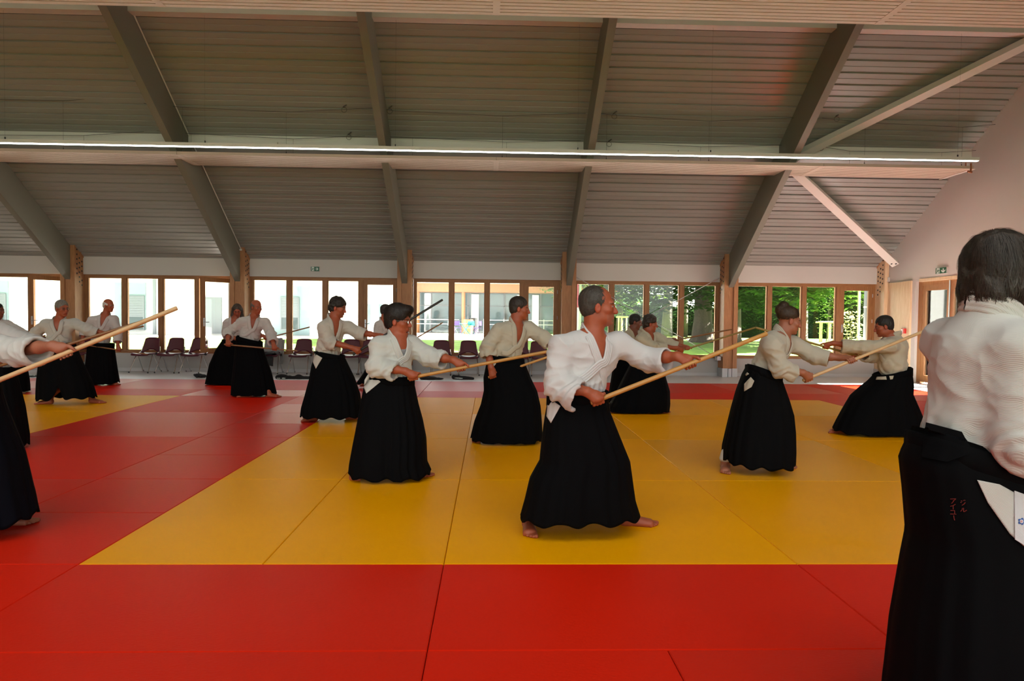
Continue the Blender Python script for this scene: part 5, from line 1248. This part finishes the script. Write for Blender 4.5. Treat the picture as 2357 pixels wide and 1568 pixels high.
grid_mesh('bag_flap', lambda u, v: (u*0.19 + 0.02, 0.02 + 0.30*v, 0.135 + 0.03*math.sin(3*v + u)), 10, 8, BLACK, bg_, 0.02)
# cloth cases lying along the far edge of the mats
def case(label, px0, px1, py, parts, name='cloth_case', cat='bag', m=BLACK):
    a, b = onZ(px0, py, -0.02), onZ(px1, py, -0.02); c = (a + b)/2; o = thing(name, label, cat, (c[0], c[1], -0.035)); L = b[0] - a[0]
    for nm, pr, mm in parts(L):
        v, f = sdf_mesh(pr, 0.012); v = v + vnormals(v, f)*(noise3(v*14)*0.010)[:, None]; v[:, 2] = np.maximum(v[:, 2], 0.0)
        me = npmesh(nm, v, f, True); link(nm, me, mm, o)
    return o
case('small dark folded bag by the foot of the long-haired man', 449, 474, 868, lambda L: [('bag_body', [Ell((-L*.2, 0, .05), (L*.32, .12, .045), None, 0), Ell((L*.2, .0, .035), (L*.34, .10, .038), None, .03)], BLACK), ('strap', [Cone((-L*.5, -.05, .07), (-L*.15, -.10, .02), .02, .02, .01)], DARK)])
case('long black weapon case lying along the edge of the mats', 633, 722, 871, lambda L: [('case_body', [Cone((-L*.45, 0, .035), (L*.5, .02, .028), .045, .032, 0), Ell((-L*.33, 0, .05), (L*.14, .07, .055), None, .04), Ell((L*.12, 0, .05), (L*.10, .05, .05), None, .04)], BLACK), ('tie', [Ell((-L*.40, -.06, .02), (.05, .012, .012), None, 0), Ell((-L*.26, -.07, .02), (.05, .012, .012), None, 0)], SIGNW)])
case('flat black cloth bundle on the aisle behind the honey staff', 966, 1020, 872, lambda L: [('bundle_body', [Ell((-L*.15, 0, .03), (L*.36, .13, .045), None, 0), Ell((L*.25, 0, .02), (L*.28, .10, .022), None, .03)], BLACK)])
case('black case with a white stripe on the aisle, nearer the cream jacket', 1042, 1090, 872, lambda L: [('case_body', [Cone((-L*.46, .04, .05), (L*.48, -.06, .025), .05, .03, 0), Ell((0, 0, .03), (L*.4, .06, .04), None, .03)], BLACK), ('stripe', [Cone((-L*.40, -.045, .035), (-L*.02, -.085, .03), .010, .010, 0)], SIGNW)])
case('dark flat sandals lying by the mats near the frame edge', 60, 88, 866, lambda L: [('sole', [Ell((-L*.22, 0, .015), (L*.20, .13, .016), None, 0), Ell((L*.22, 0, .015), (L*.20, .13, .016), None, 0)], mat('sandal', (0.05, 0.06, 0.06), 0.7)), ('strap', [Cone((-L*.3, -.05, .03), (-L*.1, .04, .035), .012, .012, 0), Cone((L*.3, -.05, .03), (L*.1, .04, .035), .012, .012, 0)], SIGNW)], 'sandals', 'sandals')

# ================================================================== OUTSIDE
def gz(y): return 0.30*min(max((y - 18)/16, 0), 1) - 0.03
GRASS = mat('lawn_green', (0.16, 0.30, 0.035), 0.9, noise=(2.5, 0.35)); PAVE = mat('paving_pale', (0.62, 0.60, 0.56), 0.85, noise=(1.2, 0.06))
def strip(name, x0, x1, ys, m, dz=0.0):
    v = []; f = []
    for y_ in ys: v += [(x0, y_, gz(y_) + dz), (x1, y_, gz(y_) + dz)]
    for i in range(len(ys) - 1): f.append((2*i, 2*i + 1, 2*i + 3, 2*i + 2))
    return MB().add(v, f).build(name, m, None, 'structure')
strip('ground_paving', -70, 80, [17.52, 22, 26, 30, 34, 60, 110], PAVE, -0.01)
strip('lawn_strip', -60, 2.8, [25.0, 27, 30, 33.5], GRASS, 0.012)
strip('lawn_field', 2.8, 60, [22.0, 26, 30, 34, 60], GRASS, 0.012)
strip('ground_front', -60, 60, [-2.6, -30], mat('lawn_darkened', (0.05, 0.09, 0.02), 0.9), 0.0)  # unseen lawn, made dark to keep bounced light off the ceiling
MB().add([(10.25, -30, -0.06), (60, -30, -0.06), (60, 17.5, -0.06), (10.25, 17.5, -0.06)], [(0, 1, 2, 3)]).build('ground_side', PAVE, None, 'structure')
# pale house across the court
FAC = mat('facade_white', (0.80, 0.80, 0.78), 0.8); BLUEG = mat('panel_blue_grey', (0.17, 0.24, 0.26), 0.7); SHUT = mat('shutter_grey', (0.13, 0.15, 0.17), 0.6); WINB = mat('window_dark', (0.05, 0.07, 0.08), 0.15)
ha = thing('house', 'pale rendered house across the court with blue grey window bays', 'building', (-20, 38, 0.27))
MB().box((-60, 38, 0.2), (-5.4, 46, 6.2)).build('wall', FAC, ha); MB().box((-60, 37.5, 3.42), (-5.2, 38, 3.5)).build('eaves_band', FAC, ha); MB().box((-61, 37.3, 6.2), (-4.8, 47, 6.4)).build('roof_edge', mat('zinc', (0.35, 0.37, 0.38), 0.5, 0.5), ha)
MB().box((-60, 37.96, 0.2), (-5.4, 38.0, 0.55)).build('plinth', mat('plinth_grey', (0.5, 0.52, 0.53), 0.8), ha)
for px0, px1, py0, py1, w0, w1, wy0, wy1 in ((264, 336, 650, 760, 281, 330, 683, 758), (627, 712, 658, 772, 648, 686, 687, 758), (-40, 20, 646, 756, -25, 12, 678, 752)):
    a, b = onY(px0, py0, 37.96), onY(px1, py1, 37.96); MB().box((a[0], 37.93, b[2]), (b[0], 38.0, a[2])).build('bay_panel', BLUEG, ha)
    c, d = onY(w0, wy0, 37.9), onY(w1, wy1, 37.9)
    wf_ = MB().box((c[0] - .06, 37.86, d[2] - .06), (c[0], 37.94, c[2] + .06)).box((d[0], 37.86, d[2] - .06), (d[0] + .06, 37.94, c[2] + .06)).box((c[0], 37.86, d[2] - .06), (d[0], 37.94, d[2])).box((c[0], 37.86, c[2]), (d[0], 37.94, c[2] + .06)).build('window_frame', SHUT, ha)
    MB().box((c[0], 37.90, d[2]), (d[0], 37.92, c[2])).build('pane', WINB, wf_)
    n = 12; hgt = (c[2] - d[2])*0.62
    sb = MB()
    for k in range(n): zz = c[2] - hgt*(k + 1)/n; sb.box((c[0], 37.87, zz), (d[0], 37.89, zz + hgt/n*0.86))
    sb.build('shutter_slats', SHUT, wf_, kind='stuff')
a, b = onY(459, 684, 37.95), onY(472, 768, 37.95); MB().box((a[0], 37.9, b[2]), (b[0] + 0.9, 38.0, a[2])).build('service_door', SHUT, ha)
a, b = onY(352, 652, 37.6), onY(358, 768, 37.6); MB().box((a[0], 37.55, 0.3), (b[0], 37.7, 3.4)).build('canopy_post', SHUT, ha)
for px in (845, 872):
    a, b = onY(px, 700, 37.95), onY(px + 7, 750, 37.95); MB().box((a[0], 37.93, b[2]), (b[0], 38.01, a[2])).build('slit_window', BLUEG, ha)
# glazed building with a timber fascia
hb = thing('pavilion', 'flat-roofed glazed building with an orange timber fascia beyond the lawn', 'building', (0, 50, 0.27))
ORNG = wood('fascia_timber', (0.30, 0.13, 0.045), (0.23, 0.09, 0.03)); GREYF = mat('curtain_frame', (0.09, 0.10, 0.12), 0.5); DGL = mat('facade_glass', (0.06, 0.10, 0.12), 0.06, 0, 0.9)
zt = float(onY(1100, 654, 49)[2]); zf = float(onY(1100, 673, 49)[2])
MB().box((-7.0, 48.6, zf), (9.0, 49.0, zt)).build('fascia', ORNG, hb); MB().box((-7.2, 48.4, zt), (9.2, 60, zt + 0.14)).build('roof', mat('roof_edge_pale', (0.40, 0.36, 0.26), 0.6), hb); MB().box((-7.0, 49, zf), (9, 58, zf + 0.06)).build('soffit', ORNG, hb)
MB().box((-7.0, 50.6, 0.25), (9.0, 50.75, zf)).build('glass_wall', DGL, hb)
for k in range(13): x = -7 + 16*k/12; MB().box((x - 0.05, 50.5, 0.25), (x + 0.05, 50.62, zf)).build('mullion', GREYF, hb)
for zz in (1.15, 2.2): MB().box((-7, 50.5, zz), (9, 50.6, zz + 0.06)).build('transom', GREYF, hb)
for px0, px1 in ((1085, 1102), (1190, 1202), (1225, 1240)):
    a, b = onY(px0, 700, 50.5), onY(px1, 700, 50.5); MB().box((a[0], 50.45, 0.3), (b[0], 50.6, zf - 0.1)).build('blind_panel', FAC, hb)
for px in (962, 1067, 1300): x = float(onY(px, 700, 49)[0]); MB().tube([(x, 48.9, 0.25), (x, 48.9, zf)], 0.14, 10).build('timber_column', ORNG, hb)
MB().box((-7, 48, 0.9), (-2.2, 48.04, 0.94)).box((-7, 48, 1.2), (-2.2, 48.04, 1.24)).box((-0.5, 48, 1.2), (7, 48.04, 1.24)).box((-0.5, 48, .9), (7, 48.04, .94)).build('handrail', STEEL, hb)
for k in range(6): MB().box((-0.5 + k*1.4, 48, 0.3), (-0.46 + k*1.4, 48.04, 1.3)).build('rail_post', STEEL, hb)
TURQ = mat('turquoise_metal', (0.05, 0.42, 0.42), 0.5); PURP = mat('purple_metal', (0.22, 0.13, 0.42), 0.5)
p = onY(1072, 760, 44.0); tb = thing('garden_table', 'turquoise folding garden table on the terrace', 'table', (p[0], 44, 0.27))
MB().tube([(p[0], 44, 0.98), (p[0], 44, 1.01)], 0.42, 20).build('table_top', TURQ, tb)
for s in (-1, 1): MB().tube([(p[0] - .3*s, 43.8, 0.27), (p[0] + .3*s, 43.8, 0.98)], 0.02, 6).build('leg', TURQ, tb); MB().tube([(p[0] - .3*s, 44.2, 0.27), (p[0] + .3*s, 44.2, 0.98)], 0.02, 6).build('leg', TURQ, tb)
def garden_chair(label, px, m, rz):
    p = onY(px, 760, 44.0); t = thing('garden_chair', label, 'chair', (p[0], 44.0 + random.uniform(-.5, .5), 0.27), 'folding chairs around the garden table')
    MB().box((-.22, -.2, .44), (.22, .22, .47)).build('seat', m, t, off=(0, 0, 0)); MB().box((-.22, .22, .60), (.22, .25, .88)).build('backrest', m, t, off=(0, 0, 0))
    for s in (-.2, .2): MB().tube([(s, .28, 0), (s, -.2, .46)], .014, 5).build('leg', m, t, off=(0, 0, 0)); MB().tube([(s, -.28, 0), (s, .24, .9)], .014, 5).build('leg', m, t, off=(0, 0, 0))
    t.rotation_euler = (0, 0, math.radians(rz))
garden_chair('pale turquoise folding garden chair at the table, window mullion side', 1042, mat('pale_turq', (0.45, 0.65, 0.65), 0.5), 60); garden_chair('purple folding garden chair left of the turquoise table', 1053, PURP, 20); garden_chair('turquoise folding garden chair in front of the orange planter', 1082, TURQ, -20); garden_chair('purple folding garden chair at the far side of the table', 1098, PURP, -70)
p = onY(1078, 755, 46.5); o = thing('planter', 'orange barrel planter on the terrace behind the garden table', 'planter', (p[0], 46.5, 0.27)); MB().tube([(p[0], 46.5, .27), (p[0], 46.5, .8), (p[0], 46.5, 1.25)], [.30, .36, .34], 14).build('barrel', ORNG, o); MB().tube([(p[0], 46.5, 1.25), (p[0], 46.5, 1.27)], .30, 14).build('soil', DARK, o)
p = onY(1090, 755, 46.7); o = thing('bin', 'black bin beside the orange barrel planter', 'bin', (p[0], 46.7, 0.27)); MB().tube([(p[0], 46.7, .27), (p[0], 46.7, 1.3)], [.25, .28], 14).build('bin_body', DARK, o); MB().tube([(p[0], 46.7, 1.3), (p[0], 46.7, 1.36)], .30, 14).build('lid', DARK, o)
# downpipes just outside the windows
for px, nm in ((950, 'grey round downpipe outside the garden table window'), (1996, 'grey round post outside the last window by the gable')):
    p = onY(px, 720, 18.0); o = thing('downpipe', nm, 'pipe', (p[0], 18.0, 0)); MB().tube([(p[0], 18.0, -0.05), (p[0], 18.0, 2.7)], 0.085, 18).build('pipe', mat('pipe_grey', (0.22, 0.24, 0.25), 0.45, 0.3), o, smooth=True)
    for zz in (0.5, 1.75): MB().tube([(p[0], 18.0, zz), (p[0], 18.0, zz + 0.04)], 0.093, 18).build('pipe_clip', STEEL, o)
# trees, hedge and young plants
def leaf_mat(name, col):
    if name in MATS: return MATS[name]
    m = bpy.data.materials.new(name); m.use_nodes = True; nt = m.node_tree; nt.nodes.remove(nt.nodes['Principled BSDF']); out = nt.nodes['Material Output']
    d = nt.nodes.new('ShaderNodeBsdfDiffuse'); t = nt.nodes.new('ShaderNodeBsdfTranslucent'); mx = nt.nodes.new('ShaderNodeMixShader'); mx.inputs[0].default_value = 0.38
    tc = nt.nodes.new('ShaderNodeTexCoord'); n = nt.nodes.new('ShaderNodeTexNoise'); n.inputs['Scale'].default_value = 1.6; nt.links.new(tc.outputs['Object'], n.inputs[0])
    cr = nt.nodes.new('ShaderNodeValToRGB'); cr.color_ramp.elements[0].position = 0.3; cr.color_ramp.elements[1].position = 0.7
    cr.color_ramp.elements[0].color = (col[0]*.6, col[1]*.65, col[2]*.6, 1); cr.color_ramp.elements[1].color = (col[0]*1.5, col[1]*1.3, col[2]*1.2, 1)
    nt.links.new(n.outputs[0], cr.inputs[0]); nt.links.new(cr.outputs[0], d.inputs[0]); nt.links.new(cr.outputs[0], t.inputs[0])
    nt.links.new(d.outputs[0], mx.inputs[1]); nt.links.new(t.outputs[0], mx.inputs[2]); nt.links.new(mx.outputs[0], out.inputs[0]); MATS[name] = m; return m
def leaves(pts, size, seed, fan=1, droop=0.5):
    """pointed leaves, fan of them at each point"""
    rg = np.random.default_rng(seed); n = len(pts); V = []; Fc = []
    pts = np.repeat(pts, fan, 0); n2 = len(pts)
    az = rg.uniform(0, 2*np.pi, n2) if fan == 1 else (np.repeat(rg.uniform(0, 2*np.pi, n), fan) + np.tile(np.linspace(0, 2*np.pi, fan, endpoint=False), n))
    dz = -rg.uniform(0.1, 1.0, n2)*droop; L = size*rg.uniform(0.7, 1.25, n2)
    d = np.stack([np.cos(az), np.sin(az), dz], 1); d /= np.linalg.norm(d, axis=1)[:, None]
    s = np.stack([-np.sin(az), np.cos(az), rg.uniform(-.5, .5, n2)], 1); s /= np.linalg.norm(s, axis=1)[:, None]
    a = pts; b = pts + d*(L*.6)[:, None] + s*(L*.20)[:, None]; c = pts + d*L[:, None]; e = pts + d*(L*.6)[:, None] - s*(L*.20)[:, None]
    V = np.stack([a, b, c, e], 1).reshape(-1, 3); Fc = np.arange(4*n2).reshape(-1, 4)
    return V, Fc
BARK = mat('bark', (0.075, 0.058, 0.045), 0.9, bump=('noise', 9, 0.9, 0.05), noise=(5, 0.3, (1, 1, .2)))
def tree(label, x, y_, r, crown, n, size, seed, col, fan=5, trunk_top=None, name='tree'):
    g = gz(y_); o = thing(name, label, 'tree', (x, y_, g)); rg = np.random.default_rng(seed); c, R = np.array(crown[:3]), np.array(crown[3:])
    tt = trunk_top or c[2]
    MB().tube([(x, y_, g - .1), (x, y_, g + .25), (x + .03, y_, g + 1.2), (x, y_, tt)], [r*1.75, r*1.2, r, r*.7], 14).build('trunk', BARK, o, smooth=True)
    for k in range(5):
        a = rg.uniform(0, 6.28); e = c + R*np.array([math.cos(a)*.6, math.sin(a)*.6, rg.uniform(-.5, .4)]); MB().tube([(x, y_, tt*rg.uniform(.6, .95)), tuple(e*.5 + np.array([x, y_, tt])*.5 + np.array([0, 0, .3])), tuple(e)], [r*.35, r*.22, r*.08], 7).build('branch', BARK, o)
    d = rg.normal(size=(n, 3)); d /= np.linalg.norm(d, axis=1)[:, None]; rad = rg.uniform(0.55, 1.0, n)**0.6
    lob = 1 + 0.22*noise3(d*2.3 + seed); P = c + d*R*(rad*lob)[:, None]; P = P[P[:, 2] > g + .3]
    v, f = leaves(P, size, seed, fan); me = npmesh('foliage', v - np.array([x, y_, g]), f); link('foliage', me, leaf_mat('leaf_%s' % col, LEAFC[col]), o, 'stuff')
    return o
LEAFC = {'chestnut': (0.042, 0.095, 0.022), 'dark': (0.022, 0.055, 0.016), 'light': (0.09, 0.16, 0.035), 'hedge': (0.028, 0.068, 0.02)}
X = lambda px, Y: float(onY(px, 740, Y)[0])
tree('broad-trunked chestnut tree beyond the window with the brace rods', X(1617, 34), 34, .45, (X(1560, 34), 33, 7.4, 7.6, 6.5, 5.4), 7500, .42, 1, 'chestnut', trunk_top=6)
tree('chestnut tree with hanging leaves beyond the top knot man', X(1745, 30), 33, .30, (X(1760, 30), 29, 5.9, 4.6, 4.0, 4.1), 3600, .40, 2, 'chestnut', trunk_top=5.5)
tree('light green tree near the gable-side window', X(1890, 34), 36, .22, (X(1885, 34), 34, 6.0, 3.4, 3.4, 4.2), 1700, .32, 3, 'light', trunk_top=5)
tree('slim tree beyond the bright white jacket', X(1440, 40), 42, .20, (X(1400, 40), 42, 5.9, 4.4, 4.0, 4.6), 3800, .30, 4, 'light', trunk_top=5)
for i, (px, Y, r) in enumerate(((980, 66, 5), (1120, 70, 6), (1260, 66, 5))): tree(('tall dark tree behind the glazed building, above the downpipe', 'tall dark tree behind the middle of the glazed building', 'tall dark tree behind the garden door end of the glazed building')[i], X(px, Y), Y, .3, (X(px, Y), Y, 8.5, r, r, 4.6), 1100, .5, 20 + i, 'dark', trunk_top=7)
for i, (px, w) in enumerate(((1455, .22), (1535, .3), (1575, .18))):
    x = X(px, 44); o = thing('bare_tree', ('slim bare tree trunk behind the dark-haired man', 'pale thick bare trunk between the two window mullions', 'narrow bare trunk beside the broad chestnut')[i], 'tree', (x, 44, .27)); MB().tube([(x, 44, .2), (x + .05, 44, 2), (x, 44, 5.5)], [w*1.3, w, w*.8], 10).build('trunk', BARK, o, smooth=True); MB().tube([(x, 44, 3.6), (x + .7, 44.2, 5.2)], [w*.5, w*.2], 7).build('branch', BARK, o)
def hedge(label, x0, x1, y0, y1, h_, n, size, seed, col):
    g = gz(y0); o = thing('hedge', label, 'hedge', ((x0 + x1)/2, (y0 + y1)/2, g)); rg = np.random.default_rng(seed)
    P = np.stack([rg.uniform(x0, x1, n), y0 + (y1 - y0)*rg.uniform(0, 1, n)**2, g + h_*rg.uniform(0.0, 1, n)], 1); P[:, 1] += 0.35*noise3(P*0.7); P[:, 2] += .25*noise3(P*.9 + 4)
    v, f = leaves(P, size, seed, 1, 1.2); link('foliage', npmesh('foliage', v - np.array(o.location), f), leaf_mat('leaf_' + col, LEAFC[col]), o, 'stuff')
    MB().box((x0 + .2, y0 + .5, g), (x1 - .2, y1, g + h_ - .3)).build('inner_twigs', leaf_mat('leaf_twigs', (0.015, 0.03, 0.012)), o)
hedge('tall dark clipped hedge beyond the lawn, gable side', X(1690, 43), X(2010, 43), 43, 45.5, 3.6, 7000, .26, 31, 'hedge')
hedge('lower hedge beyond the lawn behind the crossed brace rods', X(1410, 47), X(1688, 47), 47, 49, 2.2, 4000, .26, 32, 'hedge')
hb2 = thing('annex', 'small pale blue outbuilding behind the trees', 'building', (X(1480, 58), 58, .27)); MB().box((X(1430, 58), 58, .27), (X(1520, 58), 60, 3.3)).build('wall', mat('annex_blue', (0.45, 0.60, 0.68), 0.8), hb2); MB().box((X(1425, 58), 57.7, 3.3), (X(1525, 58), 60.3, 3.5)).build('roof', PALEBEAM, hb2)
for px in (1450, 1475, 1500): MB().box((X(px, 57.9), 57.95, 1.4), (X(px + 12, 57.9), 58.02, 2.9)).build('window', WINB, hb2)
def stakes(label, px0, px1, Y, h_, n):
    x0, x1 = X(px0, Y), X(px1, Y); g = gz(Y); o = thing('tree_guard', label, 'stake frame', ((x0 + x1)/2, Y, g)); PW = mat('stake_wood', (0.62, 0.55, 0.42), 0.8)
    for k in range(n): x = x0 + (x1 - x0)*k/(n - 1); MB().tube([(x, Y + (.3 if k % 2 else 0), g), (x, Y + (.3 if k % 2 else 0), g + h_)], .045, 8).build('stake', PW, o)
    MB().tube([(x0 - .1, Y, g + h_ - .04), (x1 + .1, Y, g + h_ - .04)], .045, 8).build('cross_bar', PW, o); MB().tube([(x0 - .1, Y + .3, g + h_ - .06), (x1 + .1, Y + .3, g + h_ - .06)], .045, 8).build('cross_bar', PW, o)
stakes('wooden stake frame around a sapling near the gable-side window', 1888, 1918, 36, 1.12, 4); stakes('wooden stake frame beyond the bright white jacket', 1424, 1442, 40, 1.3, 3)
def sapling(label, px, Y, h_, n, seed, col):
    x = X(px, Y); g = gz(Y); o = thing('sapling', label, 'plant', (x, Y, g)); rg = np.random.default_rng(seed)
    for k in range(5): a = rg.uniform(0, 6.28); MB().tube([(x, Y, g), (x + .12*math.cos(a), Y + .12*math.sin(a), g + h_*.5), (x + .3*math.cos(a), Y + .3*math.sin(a), g + h_*rg.uniform(.7, 1))], [.02, .014, .006], 5).build('stem', BARK, o)
    P = np.stack([x + rg.normal(0, .26, n), Y + rg.normal(0, .26, n), g + h_*rg.uniform(.15, 1, n)], 1); v, f = leaves(P, .17, seed, 1, .6); link('foliage', npmesh('foliage', v - np.array(o.location), f), leaf_mat('leaf_' + col, LEAFC[col]), o, 'stuff')
LEAFC['cream'] = (0.55, 0.55, 0.25)
sapling('pale yellow-leaved shrub outside the last window', 1956, 27, 1.7, 260, 41, 'cream'); sapling('thin sapling inside the stake frame', 1903, 36.2, 2.6, 160, 42, 'light')
x = X(1976, 30); o = thing('lamp_post', 'white lamp post outside the last window', 'lamp post', (x, 30, gz(30))); MB().tube([(x, 30, gz(30)), (x, 30, 3.0)], .06, 10).build('pole', WHITE, o); MB().box((x - .18, 29.85, 2.75), (x + .18, 30.15, 3.2)).build('lamp_head', WHITE, o)
x = X(1331, 38); o = thing('flag_pole', 'white and red striped post at the edge of the trees', 'pole', (x, 38, .27)); MB().tube([(x, 38, .2), (x, 38, 4.5)], .16, 12).build('pole', FAC, o); MB().tube([(x - .05, 37.85, 2.0), (x - .05, 37.85, 3.4)], .05, 8).build('red_band', mat('red_paint', (.5, .03, .05), .6), o)
